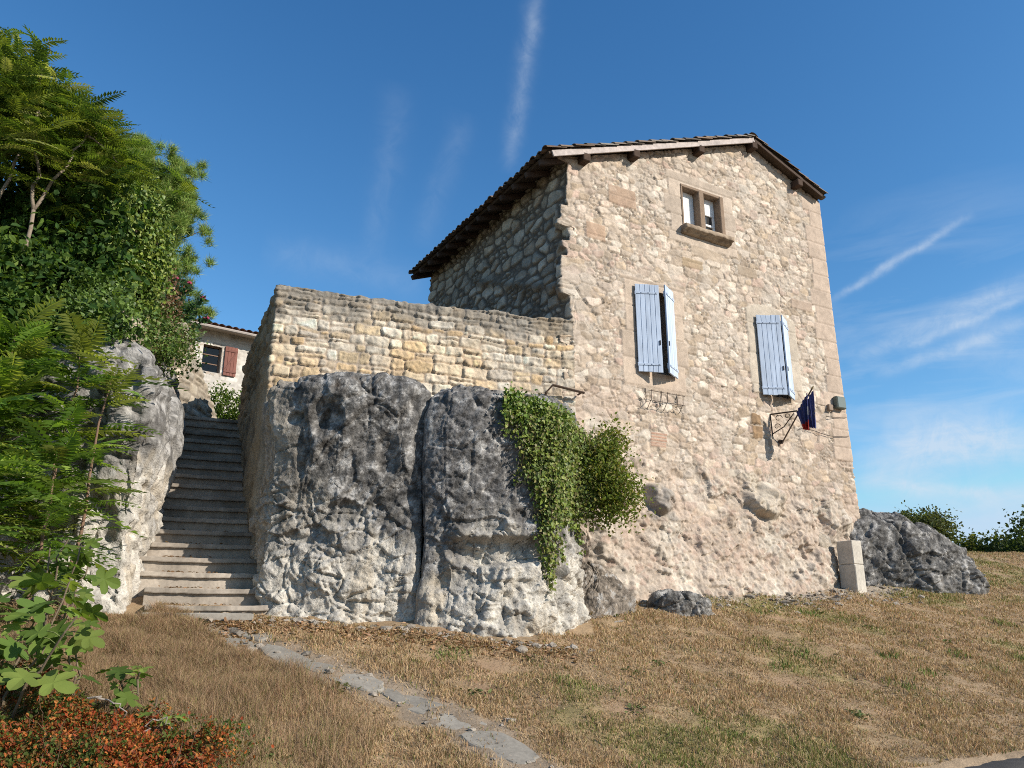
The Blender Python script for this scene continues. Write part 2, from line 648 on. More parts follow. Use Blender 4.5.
def stone_relief(U, V, seed, hr, wr, relief=.03, mort=.008, soft=.03, tilt=.12, palette=None, mortar=(.4, .34, .27), warp=(.05, .02), split=.25, rough=.012):
    ed, sid, du, dv = coursed(U, V, seed, hr, wr, warp, split)
    P = np.stack([U, V, np.full_like(U, seed * 3.7)], -1)
    w = mort * (1 + .8 * pn(P * 2.5, seed + 2))
    t = ss(w, w + soft, ed + .011 * pn(P * 22, seed + 1) + .006 * pn(P * 47, seed + 21))
    top = relief * (.45 + .9 * hsh(sid, seed + 6)) + tilt * (du * (hsh(sid, seed + 7) - .5) + dv * (hsh(sid, seed + 8) - .5))
    h = t * top + rough * fbm(P * 9, 4, .6, seed=seed + 3) * (.5 + t)
    k = hsh(sid, seed + 10)
    pal = np.asarray(palette)
    idx = np.minimum((k * len(pal)).astype(int), len(pal) - 1)
    c = pal[idx] * (.82 + .36 * hsh(sid, seed + 11))[:, None]
    c = c * (1 + .35 * fbm(P * 5, 3, seed=seed + 4))[:, None]
    mc = np.asarray(mortar) * (1 + .3 * fbm(P * 3, 3, seed=seed + 8))[:, None]
    c = mixc(mc, c, t)
    return h, c, t, sid


def worley2(U, V, seed, jit=(.85, .75), pe=2.6):
    """flat cells: half the distance to the next cell, id, offset from the cell's point"""
    iu, iv = np.floor(U).astype(np.int64), np.floor(V).astype(np.int64)
    n = len(U)
    f1, f2 = np.full(n, 9.0), np.full(n, 9.0)
    cid = np.zeros(n, np.int64)
    ox, oy = np.zeros(n), np.zeros(n)
    for dx in (-1, 0, 1):
        for dy in (-1, 0, 1):
            k = (iu + dx) * 73856093 ^ (iv + dy) * 19349663 ^ (seed * 7919)
            # every other course is shifted half a stone
            px = iu + dx + .5 * ((iv + dy) & 1) * .9 - .22 + .5 + (hsh(k, seed + 1) - .5) * jit[0]
            py = iv + dy + .5 + (hsh(k, seed + 2) - .5) * jit[1]
            ax_, ay_ = np.abs(U - px), np.abs(V - py)
            d = (ax_ ** pe + ay_ ** pe) ** (1 / pe) * (.85 + .3 * hsh(k, seed + 3))
            m = d < f1
            f2 = np.where(m, f1, np.minimum(f2, d))
            cid = np.where(m, k, cid)
            ox, oy = np.where(m, U - px, ox), np.where(m, V - py, oy)
            f1 = np.where(m, d, f1)
    return (f2 - f1) / 2, np.abs(cid) % 9999991, ox, oy


def rubble(U, V, seed, su, sv, relief, mort, soft, tilt, palette, mortar, warp=.05, rough=.012, mcol=1.0, jit=(.85, .75), pe=2.6, split=.28):
    P = np.stack([U, V, np.full_like(U, seed * 3.7)], -1)
    a = warp * fbm(P * 1.4, 3, seed=seed) + .35 * warp * pn(P * 7, seed + 4)
    b = warp * fbm(P * 1.4, 3, seed=seed + 9) + .35 * warp * pn(P * 7, seed + 5)
    ed, sid, ou, ov = worley2((U + a) / su, (V + b) / sv, seed, jit, pe)
    ed = ed * min(su, sv)
    # some stones are broken into small ones
    ed2, sid2, ou2, ov2 = worley2((U + b) / su * 2.1, (V + a) / sv * 1.9, seed + 31, jit, pe)
    small = hsh(sid, seed + 13) < split
    ed = np.where(small, np.minimum(ed, ed2 * min(su, sv) / 2), ed)
    sid = np.where(small, sid2, sid)
    w = mort * (1 + 1.2 * pn(P * 2.5, seed + 2))
    t = ss(w, w + soft, ed + .005 * pn(P * 22, seed + 1) + .003 * pn(P * 50, seed + 12))
    top = relief * (.25 + 1.1 * hsh(sid, seed + 6)) + tilt * np.where(small, .3, 1) * (ou * su * (hsh(sid, seed + 7) - .5) + ov * sv * (hsh(sid, seed + 8) - .5))
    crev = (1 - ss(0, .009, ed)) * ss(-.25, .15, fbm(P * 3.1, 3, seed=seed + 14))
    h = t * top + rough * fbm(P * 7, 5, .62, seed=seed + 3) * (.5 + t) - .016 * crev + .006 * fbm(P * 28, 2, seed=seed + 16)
    pal = np.asarray(palette)
    c = pal[np.minimum((hsh(sid, seed + 10) * len(pal)).astype(int), len(pal) - 1)] * (.78 + .40 * hsh(sid, seed + 11))[:, None]
    c = c * (1 + .45 * fbm(P * 5, 4, .6, seed=seed + 4))[:, None]
    mc = np.asarray(mortar) * (1 + .3 * fbm(P * 3, 3, seed=seed + 8))[:, None]
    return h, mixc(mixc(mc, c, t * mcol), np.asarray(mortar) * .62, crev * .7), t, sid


# ------------------------------------------------------------------ the stone house (local frame: x along the front, y to the back)
HA = (0.90, 12.0, 0.2)
HZ = HA[2]
HLEN, HDEP = 6.5, 5.5
RIDGE_S, RIDGE_Z, SLOPE = 4.5, 9.30 - HZ, .382
house = empty('stone_house', HA, R(30))
tag(house, 'tall honey stone gable house with two blue shuttered windows and a twin attic window', 'house')


def ztop(s):
    return RIDGE_Z - SLOPE * np.abs(s - RIDGE_S)


OPEN = [(1.36, 2.14, 4.0 - HZ, 5.50 - HZ), (4.24, 5.00, 4.0 - HZ, 5.50 - HZ), (2.60, 3.54, 6.95 - HZ, 7.80 - HZ)]


def uniq(a):
    a = np.sort(np.asarray(a))
    return a[np.concatenate([[True], np.diff(a) > 1e-4])]


def build_house_wall():
    sf = uniq(list(np.arange(0, HLEN + 1e-6, HLEN / 380)) + [x for o in OPEN for x in o[:2]])
    zs = uniq(list(np.arange(-1.1, RIDGE_Z + .01, .0178)) + [x for o in OPEN for x in o[2:]])
    wl = np.linspace(HDEP, 0, 230)[:-1]
    wr = np.linspace(0, HDEP, 90)[1:]
    sb = np.linspace(HLEN, 0, 40)[1:-1]
    Lx = np.concatenate([np.zeros(len(wl)), sf, np.full(len(wr), HLEN), sb])
    Ly = np.concatenate([wl, np.zeros(len(sf)), wr, np.full(len(sb), HDEP)])
    seg = np.concatenate([np.zeros(len(wl)), np.ones(len(sf)), np.full(len(wr), 2), np.full(len(sb), 3)]).astype(int)
    NX = np.where(seg == 0, -1., np.where(seg == 2, 1., 0.))
    NY = np.where(seg == 1, -1., np.where(seg == 3, 1., 0.))
    par = np.concatenate([-wl, sf, HLEN + wr, HLEN + HDEP + (HLEN - sb)])
    i0, i1 = len(wl), len(wl) + len(sf) - 1
    NX[i0], NY[i0] = -.6, -.8
    NX[i1], NY[i1] = .6, -.8
    nu, nv = len(par), len(zs)
    U = np.repeat(par, nv)
    Zl = np.tile(zs, nu)
    S = np.repeat(Lx, nv)
    SG = np.repeat(seg, nv)
    top = ztop(S)
    Zl = np.minimum(Zl, top)
    V = Zl + HZ                                   # height above the eye, as measured
    P = np.stack([U, V, SG * 5.0], -1)
    h = np.zeros(len(U))
    c = np.zeros((len(U), 3))
    fac = SG == 1
    pal_f = [(.55, .455, .365), (.59, .505, .42), (.49, .40, .315), (.62, .55, .465), (.55, .445, .36), (.57, .48, .395), (.43, .345, .265), (.53, .405, .33), (.49, .39, .29), (.58, .49, .41)]
    m = fac
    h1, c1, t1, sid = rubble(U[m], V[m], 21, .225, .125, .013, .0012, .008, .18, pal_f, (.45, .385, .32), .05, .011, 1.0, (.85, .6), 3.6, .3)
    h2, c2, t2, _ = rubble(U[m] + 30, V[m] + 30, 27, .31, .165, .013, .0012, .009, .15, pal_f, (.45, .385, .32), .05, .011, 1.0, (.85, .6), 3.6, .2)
    big = ss(.12, .16, fbm(P[m] * .75, 2, seed=19))
    h1 = h1 * (1 - big) + h2 * big
    c1 = mixc(c1, c2, big)
    c1 = c1 * np.array((1.13, 1.11, 1.07))
    tone = fbm(P[m] * .6, 3, seed=18)
    c1 = mixc(c1, c1 * np.array((.94, .93, .93)), ss(0, .5, tone))
    c1 = mixc(c1, np.tile((.57, .50, .42), (len(c1), 1)), .5 * ss(.05, .45, fbm(P[m] * 1.3, 4, .6, seed=17)))
    h[m], c[m] = h1, c1
    m = SG == 0
    pal_s = [(.56, .49, .39), (.50, .43, .34), (.62, .54, .43), (.44, .38, .30), (.52, .42, .31)]
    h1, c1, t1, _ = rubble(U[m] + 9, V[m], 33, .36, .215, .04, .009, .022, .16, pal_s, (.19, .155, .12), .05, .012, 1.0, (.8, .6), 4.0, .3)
    h[m], c[m] = h1, c1
    # old lean-to scar and a line of put-log stones on the side wall
    w_ = np.repeat(Ly, nv)[m]
    scar = np.exp(-((V[m] - (5.15 + .42 * w_)) / .10) ** 2) * (w_ < 3.2)
    h[m] += .06 * scar
    c[m] = mixc(c[m], (.22, .17, .12), scar * .8)
    m = SG >= 2
    h1, c1, t1, _ = stone_relief(U[m], V[m], 45, (.16, .30), (.2, .5), .03, .01, .035, .1, pal_f, (.42, .35, .27), (.06, .03), .3, .012)
    h[m], c[m] = h1, c1

    # ---- dressed stones: right quoins and window surrounds
    def dressed(mask, col, seed, bh=.36):
        k = np.floor((V + .03) / bh).astype(int)
        jd = np.abs((V + .03) / bh - np.round((V + .03) / bh)) * bh
        jj = 1 - ss(.004, .016, jd)
        hh = .022 - .012 * jj + .004 * fbm(P[:] * 8, 3, seed=seed)
        cc = np.asarray(col) * (.9 + .2 * hsh(k, seed))[:, None] * (1 + .22 * fbm(P * 3.5, 3, seed=seed + 1))[:, None]
        cc = mixc(cc, np.asarray(col) * .72, jj * .6)
        w = mask
        return w, hh, cc

    def blend(w, hh, cc):
        nonlocal h, c
        h = h * (1 - w) + hh * w
        c = mixc(c, cc, w)

    k = np.floor((V + .03) / .36).astype(int)
    wq = .34 + .30 * hsh(k, 77)
    s_ = U
    mq = (fac & (s_ > HLEN - wq) & (V > 2.6 + .4 * hsh(k, 12))) * 1.0
    blend(*dressed(mq, (.545, .43, .335), 61))
    # corner stones on the right-hand return too
    mq2 = ((SG == 2) & (U < HLEN + .3 + .3 * hsh(k, 78)) & (V > 2.6)) * 1.0
    blend(*dressed(mq2, (.545, .43, .335), 62))
    # left window: long and short blocks, with a lintel and a sill course
    k2 = np.floor((V - 3.72) / .47).astype(int)
    ml = fac & (s_ > 1.15 - .10 * (hsh(k2, 3) > .5)) & (s_ < 2.38 + .16 * hsh(k2, 5)) & (V > 3.70) & (V < 5.68)
    blend(*dressed(ml * 1.0, (.55, .44, .34), 63, .47))
    # right window: pale plastered surround with a shallow arched head
    arch = 5.62 + .18 * (1 - ((s_ - 4.58) / .62) ** 2)
    mr = fac & (s_ > 4.02 - .06 * hsh(k2, 8)) & (s_ < 5.18 + .14 * (hsh(k2, 9) > .45)) & (V > 4.0) & (V < np.maximum(arch, 5.5))
    blend(*dressed(mr * 1.0, (.62, .53, .42), 64, .6))
    # attic window: big smooth blocks round it
    ma = fac & (s_ > 2.32 - .2 * hsh(k, 15)) & (s_ < 3.80 + .16 * hsh(k, 16)) & (V > 6.62) & (V < 8.06)
    blend(*dressed(ma * 1.0, (.55, .45, .355), 65, .36))
    # long flat stones and relieving slabs
    for (sa, sb_, va, vb, cl) in [(2.72, 3.5, 6.42, 6.62, (.54, .43, .32)), (2.5, 3.0, 6.15, 6.33, (.42, .31, .19)), (3.9, 4.4, 6.3, 6.5, (.40, .31, .22)),
                                  (.9, 1.5, 7.0, 7.35, (.47, .32, .22)), (.4, .8, 6.2, 6.5, (.50, .34, .23)), (5.3, 5.9, 5.9, 6.1, (.5, .38, .29))]:
        mm = fac & (s_ > sa) & (s_ < sb_) & (V > va) & (V < vb)
        blend(*dressed(mm * .8, cl, 66, .9))
    # a dark pair of stones by the flag, a patch of thin bricks
    rag = .05 * fbm(P * 5, 3, seed=21)
    mm = fac & (np.abs(s_ - 4.0 + rag) < .12) & (np.abs(V - 3.36 + rag) < .22) & (np.abs(V - 3.38) > .015)
    blend(mm * .9, np.full(len(U), .03) + .03 * fbm(P * 9, 2, seed=2), np.tile((.30, .19, .10), (len(U), 1)) * (1 + .5 * fbm(P * 6, 2, seed=7))[:, None])
    mm = fac & (np.abs(s_ - 1.72) < .17 + .05 * pn(P * 5, 3)) & (np.abs(V - 2.85) < .13)
    bj = 1 - ss(.004, .012, np.abs(((V * 20) % 1) - .5) / 20)
    blend(mm * .8, .02 - .01 * bj, mixc(np.tile((.48, .27, .18), (len(U), 1)), (.48, .40, .31), bj))

    # ---- the foot of the front: living rock and crumbling rubble, spreading outwards
    low = fac & (V < 4.2)
    n_lo = fbm(P[low] * 1.3, 4, .55, seed=71)
    lim = 2.2 + .25 * np.sin(s_[low] * 1.7) + 1.1 * n_lo
    lim = lim - .3 * ss(5.4, 6.4, s_[low])
    wr_ = 1 - ss(lim - .35, lim + .35, V[low])
    f1, f2, cid = worley(P[low] * np.array([3.2, 3.6, 1.0]), 5)
    f1b, f2b, cidb = worley(P[low] * np.array([8., 9., 1.0]), 6)
    lump = .075 * (hsh(cid, 1) - .45) * ss(.0, .10, f2 - f1) + .035 * (hsh(cidb, 2) - .4) * ss(0, .10, f2b - f1b)
    lump += .13 * fbm(P[low] * 1.2, 4, .52, seed=73) + .030 * fbm(P[low] * 7, 5, .66, seed=74)
    f1c, f2c, cidc = worley(P[low] * np.array((15., 17., 1.0)) + .5 * np.stack([pn(P[low] * 9, 1), pn(P[low] * 9, 2), 0 * s_[low]], -1), 16)
    lump += .026 * (hsh(cidc, 2) - .5) * ss(0, .10, f2c - f1c)
    v = np.clip(V[low], 0, 9)
    flare = .62 * np.clip(1 - v / 2.3, 0, 1) ** 1.35 * (1 - .95 * ss(4.2, 5.9, s_[low])) * ss(-.3, .5, s_[low])
    bl = 0
    boulders = [(3.95, 1.98, .50, .34, .26), (1.62, 1.86, .30, .28, .24), (4.9, 1.55, .42, .6, .12), (5.75, 1.9, .4, .6, .10), (5.1, .9, .5, .4, .10)]
    for (bs, bv, rs, rv, am) in boulders:
        q = ((s_[low] - bs) / rs) ** 2 + ((v - bv) / rv) ** 2 + .9 * fbm(P[low] * 2.2, 2, .5, seed=int(bs * 10))
        bl = np.maximum(bl, am * ss(0, .8, 1 - q) * (.8 + .5 * np.abs(pn(P[low] * 3.0, 9))))
    h[low] = h[low] * (1 - .35 * wr_) + lump * wr_ + flare + bl
    # colours of the foot: cream and pinkish earthy limestone, with greyer knobs
    cr = mixc((.56, .48, .39), (.49, .395, .31), ss(-.25, .3, fbm(P[low] * 2.0, 4, seed=75)))
    cr = mixc(cr, (.64, .575, .475), ss(.05, .4, fbm(P[low] * 1.1, 3, seed=76) + .5 * (.9 - v) * .3))
    cr = cr * (.80 + .36 * hsh(cidc, 5))[:, None] * (1 + .3 * fbm(P[low] * 9, 3, seed=78))[:, None]
    cr = mixc(cr, (.30, .23, .17), ss(.25, .5, fbm(P[low] * 5, 3, seed=79)) * .6)
    cr = mixc(cr, (.44, .28, .21), ss(.62, .8, hsh(cidb, 9)) * ss(.1, .25, f2b - f1b) * .55)
    cr = mixc(cr, (.33, .23, .15), ss(.86, .95, hsh(cid, 4)) * .35)
    q = ((s_[low] - 1.62) / .36) ** 2 + ((v - 1.86) / .32) ** 2 + .5 * fbm(P[low] * 3, 3, seed=5)
    cr = mixc(cr, (.24, .225, .205), (1 - ss(.5, 1.3, q + 1.2 * fbm(P[low] * 2.6, 4, .6, seed=16))) * .8)
    q = ((s_[low] - 3.95) / .6) ** 2 + ((v - 2.05) / .42) ** 2
    cr = mixc(cr, (.50, .44, .34), (1 - ss(.4, 1.3, q + 1.2 * fbm(P[low] * 2.6, 4, .6, seed=39))) * .6)
    c[low] = mixc(c[low], cr, wr_ * .82)
    # pinker, patchy render between the stones of the lower storey
    m = fac & (V < 4.6)
    pk = ss(-.1, .35, fbm(P[m] * 1.6, 3, seed=81)) * (1 - ss(3.3, 4.4, V[m])) * .5
    c[m] = mixc(c[m], (.52, .40, .31), pk)
    h[m] -= .012 * pk

    # ---- ragged left corner
    dA = np.abs(U)
    k = np.floor(V / .25 + .7 * np.sin(V * 3.1) + .4 * np.sin(V * 7.3)).astype(int)
    jag = (.27 * hsh(k, 41) ** 1.5 - .09 + .10 * fbm(np.stack([V * 2, V * 0, V * 0], -1), 3, seed=3))
    wA = (1 - ss(.05, .34, dA)) * (SG == 0) + (1 - ss(0, .02, dA)) * (SG == 1)
    h = h + np.where(SG == 0, wA * jag, 0)
    NXr, NYr = np.repeat(NX, nv), np.repeat(NY, nv)
    jA = np.where((SG == 1), (1 - ss(.0, .22, dA)) * jag, 0)
    # openings stay sharp
    X = S + NXr * h - jA
    Yy = np.repeat(Ly, nv) + NYr * h
    # slight widening of the front at its foot
    X = X + .10 * (X / HLEN) * (1 - ss(1.0, 6.0, V))
    Pt = np.stack([X, Yy, Zl], -1).reshape(nu, nv, 3)
    keep = np.ones((nu - 1, nv - 1), bool)
    zc = (zs[:-1] + zs[1:]) / 2
    pc = (par[:-1] + par[1:]) / 2
    for (a, b, lo, hi) in OPEN:
        keep[np.ix_((pc > a) & (pc < b) & (seg[:-1] == 1), (zc > lo) & (zc < hi))] = False
    keep &= ~(zs[None, :-1] >= np.maximum(ztop(Lx[:-1]), ztop(Lx[1:]))[:, None])
    g = Geo()
    g.grid(Pt, np.clip(c, .02, .85), keep=keep)
    return g.build('wall', M_STONE, house, smooth=True)


build_house_wall()


def box_local(g, lo, hi, C):
    lo, hi = np.array(lo, float), np.array(hi, float)
    g.box((lo + hi) / 2, (hi - lo) / 2, C)


# ---- window openings: reveals, glazing
def opening(a, b, lo, hi, deep, col):
    """five-sided recess behind an opening"""
    g = Geo()
    x0, x1, y0, y1 = a, b, -.02, deep
    e = .12
    for l, u in [((a - e, y0 + .012, lo - e), (a, y1, hi + e)), ((b, y0 + .012, lo - e), (b + e, y1, hi + e)),
                 ((a - .002, y0 + .014, hi), (b + .002, y1, hi + e)), ((a - .002, y0 + .014, lo - e), (b + .002, y1, lo))]:
        box_local(g, l, u, col)
    return g


def casement(parent, a, b, lo, hi, y, col, cols=1, rows=3, bar=.035):
    g = Geo()
    fr = .045
    for l, u in [((a, y - .03, lo), (a + fr, y + .03, hi)), ((b - fr, y - .03, lo), (b, y + .03, hi)),
                 ((a + fr, y - .028, lo), (b - fr, y + .028, lo + fr)), ((a + fr, y - .028, hi - fr), (b - fr, y + .028, hi))]:
        box_local(g, l, u, col)
    for r in range(1, rows):
        zz = lo + (hi - lo) * r / rows
        box_local(g, (a + fr, y - .02, zz - bar / 2), (b - fr, y + .02, zz + bar / 2), col)
    for k in range(1, cols):
        xx = a + (b - a) * k / cols
        box_local(g, (xx - bar / 2, y - .022, lo + fr), (xx + bar / 2, y + .022, hi - fr), col)
    g.build('casement', M_PAINT, parent)
    p = Geo()
    p.add([(a + .03, y + .005, lo + .03), (b - .03, y + .005, lo + .03), (b - .03, y + .005, hi - .03), (a + .03, y + .005, hi - .03)], [[0, 1, 2, 3]], (.05, .055, .06))
    p.build('pane', M_PANE, parent)


for n_, (a, b, lo, hi) in enumerate(OPEN[:2]):
    fr = opening(a, b, lo, hi, .34, (.50, .40, .30)).build('window', M_PLASTER, house)
    tag(fr, ['window behind the left pair of shutters', 'window behind the right pair of shutters'][n_])
    casement(fr, a, b, lo, hi, .24, (.55, .55, .55), 2, 4)
    d = Geo()
    d.box(((a + b) / 2, .40, (lo + hi) / 2), ((b - a) / 2 + .1, .01, (hi - lo) / 2 + .1), (.02, .02, .02))
    d.build('dark_interior', M_DARK, fr)

# attic window of two lights with a stone mullion
a, b, lo, hi = OPEN[2]
BR = (.30, .215, .15)
g = opening(a, b, lo, hi, .32, BR)
for l, u in [((a - .03, -.035, lo + .002), (a + .012, .20, hi + .03)), ((b - .012, -.055, lo + .002), (b + .09, .20, hi + .03)), ((3.00, -.05, lo + .002), (3.13, .18, hi - .002)),
             ((a - .03, -.040, hi - .02), (b + .09, .19, hi + .04))]:
    box_local(g, l, u, BR)
att = g.build('window', M_STONE, house)
tag(att, 'twin attic window with brown stone mullion')
WH = (1.0, 1.0, .98)
for x0, x1, panes in ((a + .012, 3.00, [(.30, .62, .02, .14), (.70, .98, .02, .14)]), (3.13, b - .012, [(.40, .86, .36, .58), (.40, .86, .06, .30)])):
    w_, h_ = x1 - x0, hi - lo - .03
    xs = sorted({0, 1} | {q for p in panes for q in p[:2]})
    zs = sorted({0, 1} | {q for p in panes for q in p[2:]})
    g = Geo()
    for q0, q1 in zip(xs[:-1], xs[1:]):
        for r0, r1 in zip(zs[:-1], zs[1:]):
            if any(p[0] <= q0 and q1 <= p[1] and p[2] <= r0 and r1 <= p[3] for p in panes):
                continue
            box_local(g, (x0 + w_ * q0 + .001, .115, lo + .01 + h_ * r0 + .001), (x0 + w_ * q1 - .001, .145, lo + .01 + h_ * r1 - .001), WH)
    cs = g.build('casement', M_PAINT, att)
    for p in panes:
        g = Geo()
        xa, xb, za, zb = x0 + w_ * p[0], x0 + w_ * p[1], lo + .01 + h_ * p[2], lo + .01 + h_ * p[3]
        g.add([(xa, .14, za), (xb, .14, za), (xb, .14, zb), (xa, .14, zb)], [[0, 1, 2, 3]], (.05, .05, .05))
        g.build('pane', M_GLASS, cs)
d = Geo()
d.box(((a + b) / 2, .40, (lo + hi) / 2), ((b - a) / 2 + .1, .01, (hi - lo) / 2 + .1), (.03, .03, .03))
d.build('dark_interior', M_DARK, att)
rng = np.random.default_rng(5)
g = Geo()
xs = np.linspace(a - .08, b + .16, 80)
prof = [(-.015, .0), (-.17, -.0), (-.185, -.012), (-.185, -.075), (-.175, -.09), (-.12, -.10), (-.10, -.14), (-.045, -.155), (.0, -.155)]
Pp = np.array([[(x, y + .03 * pn(np.array([[x * 7, y * 9, z * 9]]))[0], z + lo + .022 * pn(np.array([[x * 6, y * 9 + 4, z * 9]]))[0]) for (y, z) in prof] for x in xs])
g.grid(Pp, np.clip(mixc((.44, .34, .24), (.27, .20, .14), ss(-.2, .3, fbm(Pp.reshape(-1, 3) * 7, 3, seed=4))), 0, 1))
nP = len(prof)
g.f.append(np.array([list(range(nP))]))
g.f.append(np.array([list(range((len(xs) - 1) * nP + nP - 1, (len(xs) - 1) * nP - 1, -1))]))
g.build('sill', M_STONE, att, smooth=True)


# ---- shutters
def shutter(hx, hz0, hz1, width, ang, side, tilt=0.0):
    """side +1: hinged on its left edge, opening outwards by ang; -1: hinged on the right edge"""
    rng = np.random.default_rng(int(hx * 100))
    root_loc = (hx, -.055, hz0)
    blue = np.array((.56, .655, .80))
    g = Geo()
    nb = 5
    pw = width / nb
    H = hz1 - hz0
    for k in range(nb):
        cx = side * (k + .5) * pw
        dz = rng.uniform(-.006, .006)
        g.box((cx, rng.uniform(-.0015, .0015), H / 2 + dz), (pw / 2 - .0028, .014, H / 2), blue * rng.uniform(.93, 1.06))
    g.box((side * width / 2, .004, H / 2), (width / 2 - .01, .008, H / 2 - .02), blue * .6)
    o = g.build('shutter', M_SHUTTER, house)
    o.location = root_loc
    o.rotation_euler = (0, tilt, -side * ang)
    for zf in (.085, .90):
        b_ = Geo()
        b_.box((side * width * .47, -.019, H * zf), (width * .45, .004, .018), blue * .92)
        b_.tube([(0, -.012, H * zf - .03), (0, -.012, H * zf + .03)], .012, blue * .9, 8)
        for q in (.25, .55, .85):
            b_.box((side * width * q, -.026, H * zf), (.008, .004, .008), blue * .7)
        b_.build('hinge', M_SHUTTER, o)
        b2 = Geo()
        b2.box((side * width * .5, .024, H * zf), (width * .46, .010, .05), blue * .95)
        b2.build('batten', M_PAINT, o)
    b3 = Geo()
    b3.box((side * width * .93, -.02, H * .33), (.012, .008, .04), (.05, .05, .055))
    b3.build('latch', M_IRON, o)
    return o


tag(shutter(1.345, 3.95 - HZ, 5.52 - HZ, .42, R(24), 1), 'broad blue shutter leaf left of the dark gap')
tag(shutter(2.19, 3.95 - HZ, 5.54 - HZ, .42, R(30), -1), 'narrow bright shutter leaf right of the dark gap')
tag(shutter(4.22, 3.96 - HZ, 5.52 - HZ, .46, R(27), 1), 'broad blue shutter leaf of the right window')
tag(shutter(5.05, 3.96 - HZ, 5.54 - HZ, .43, R(29), -1), 'narrow bright shutter leaf of the right window')


# ---- roof
def build_roof():
    rng = np.random.default_rng(11)
    OV_L, OV_R, OV_F, OV_B = .42, -.06, .17, .0
    y0, y1 = -OV_F, HDEP + OV_B
    g = Geo()
    th = math.atan(SLOPE)
    # boarded deck on both slopes
    WOODC = (.10, .07, .05)
    for sgn, L0 in ((-1, RIDGE_S + OV_L), (1, HLEN - RIDGE_S + OV_R)):
        x0, z0 = RIDGE_S, RIDGE_Z + .02
        x1, z1 = RIDGE_S + sgn * L0, RIDGE_Z + .02 - SLOPE * L0
        n = np.array([SLOPE * sgn, 0, 1.0])
        n /= np.linalg.norm(n)
        t = .045
        V = []
        for (x, zz) in ((x0, z0), (x1, z1)):
            for y in (y0, y1):
                V.append((x, y, zz))
                V.append((x + n[0] * t, y, zz + n[2] * t))
        g.add(V, [[0, 2, 6, 4], [1, 5, 7, 3], [0, 4, 5, 1], [2, 3, 7, 6], [4, 6, 7, 5], [0, 1, 3, 2]], WOODC)
    deck = g.build('roof', M_WOOD, house)
    # barrel tiles, laid in courses down each slope; the first column lies along the gable edge
    g = Geo()
    ncol = 30
    cw = (y1 - y0) / ncol
    arc = np.linspace(0, np.pi, 7)
    for sgn, L0 in ((-1, RIDGE_S + OV_L), (1, HLEN - RIDGE_S + OV_R)):
        sl = math.hypot(L0, L0 * SLOPE) + .06
        tl = .42
        step = .30
        nrow = int(sl / step) + 1
        dx, dz = sgn * math.cos(th), -math.sin(th)
        nx, nz = sgn * math.sin(th), math.cos(th)
        for r in range(nrow):
            for k in range(ncol + 1):
                d0 = sl - r * step + rng.normal(0, .012)
                d1 = max(d0 - tl, 0)
                if d0 < .1:
                    continue
                yc = y0 + k * cw + rng.normal(0, .008)
                ra_, rb = cw * .46, cw * .38
                li = .075 + rng.normal(0, .006)
                tint = rng.uniform(0, 1)
                c0 = np.array((.22, .145, .095)) * (1 - tint) + np.array((.20, .18, .155)) * tint
                c0 = c0 * rng.uniform(.55, 1.35)
                ringA, ringB, ringC = [], [], []
                for ang in arc:
                    for ring, d_, rr, lift in ((ringA, d0, ra_, li), (ringB, d1, rb, li - .03)):
                        yy = yc + rr * math.cos(ang)
                        hh = rr * math.sin(ang) * .75 + lift
                        ring.append((RIDGE_S + dx * d_ + nx * hh, yy, RIDGE_Z + .02 + dz * d_ + nz * hh))
                    hh = ra_ * math.sin(ang) * .75 * .82 + li - .004
                    ringC.append((RIDGE_S + dx * d0 + nx * hh, yc + ra_ * .84 * math.cos(ang), RIDGE_Z + .02 + dz * d0 + nz * hh))
                V = ringA + ringB + ringC
                F = [[i, i + 1, 7 + i + 1, 7 + i] for i in range(6)] + [[i + 1, i, 14 + i, 14 + i + 1] for i in range(6)]
                g.add(V, F, c0)
                # pan tile between the barrels
                yp = yc + cw / 2
                V = []
                for d_, lift in ((d0 + .05, .055), (d1, .05)):
                    for q in (-1, -.5, 0, .5, 1):
                        hh = lift + .035 * q * q
                        V.append((RIDGE_S + dx * d_ + nx * hh, yp + q * cw * .42, RIDGE_Z + .02 + dz * d_ + nz * hh))
                if k < ncol:
                    g.add(V, [[i, i + 1, 6 + i, 5 + i] for i in range(4)], c0 * .9)
    # ridge tiles
    for k in range(16):
        ya = y0 - .02 + k * (y1 - y0) / 16
        yb = ya + (y1 - y0) / 16 + .05
        V = []
        for yy, rr in ((ya, .13), (yb, .115)):
            for ang in arc:
                V.append((RIDGE_S + rr * math.cos(ang), yy, RIDGE_Z + .08 + .8 * rr * math.sin(ang)))
        g.add(V, [[i + 1, i, 7 + i, 7 + i + 1] for i in range(6)], np.array((.22, .16, .11)) * rng.uniform(.7, 1.3))
    g.build('roof_tiles', M_TILE, deck)
    # bargeboards
    for sgn, L0, cl, hh in ((-1, RIDGE_S + OV_L - .04, (.58, .50, .46), .055), (1, HLEN - RIDGE_S + OV_R - .03, (.09, .06, .045), .034)):
        b = Geo()
        x1, z1 = RIDGE_S + sgn * L0, RIDGE_Z + .02 - SLOPE * L0
        ln = math.hypot(L0, SLOPE * L0)
        rot = Matrix.Rotation(sgn * th, 3, 'Y')
        b.box(((RIDGE_S + x1) / 2, y0 - .016, (RIDGE_Z + .02 + z1) / 2 - .012), (ln / 2 - .01, .014, hh), cl, np.array(rot))
        o = b.build('bargeboard', M_WOOD, deck)
        if sgn < 0:
            o['label'] = 'pale worn bargeboard'
    # purlin and ridge-beam ends under the gable overhang, rafter tails under the left eave
    for sx in (.33, 1.43, 3.03, 4.5, 5.75):
        b = Geo()
        b.box((sx, .10, ztop(sx) - .075 - .03), (.075, .30, .075), (.08, .05, .035))
        b.build('purlin', M_WOOD, deck)
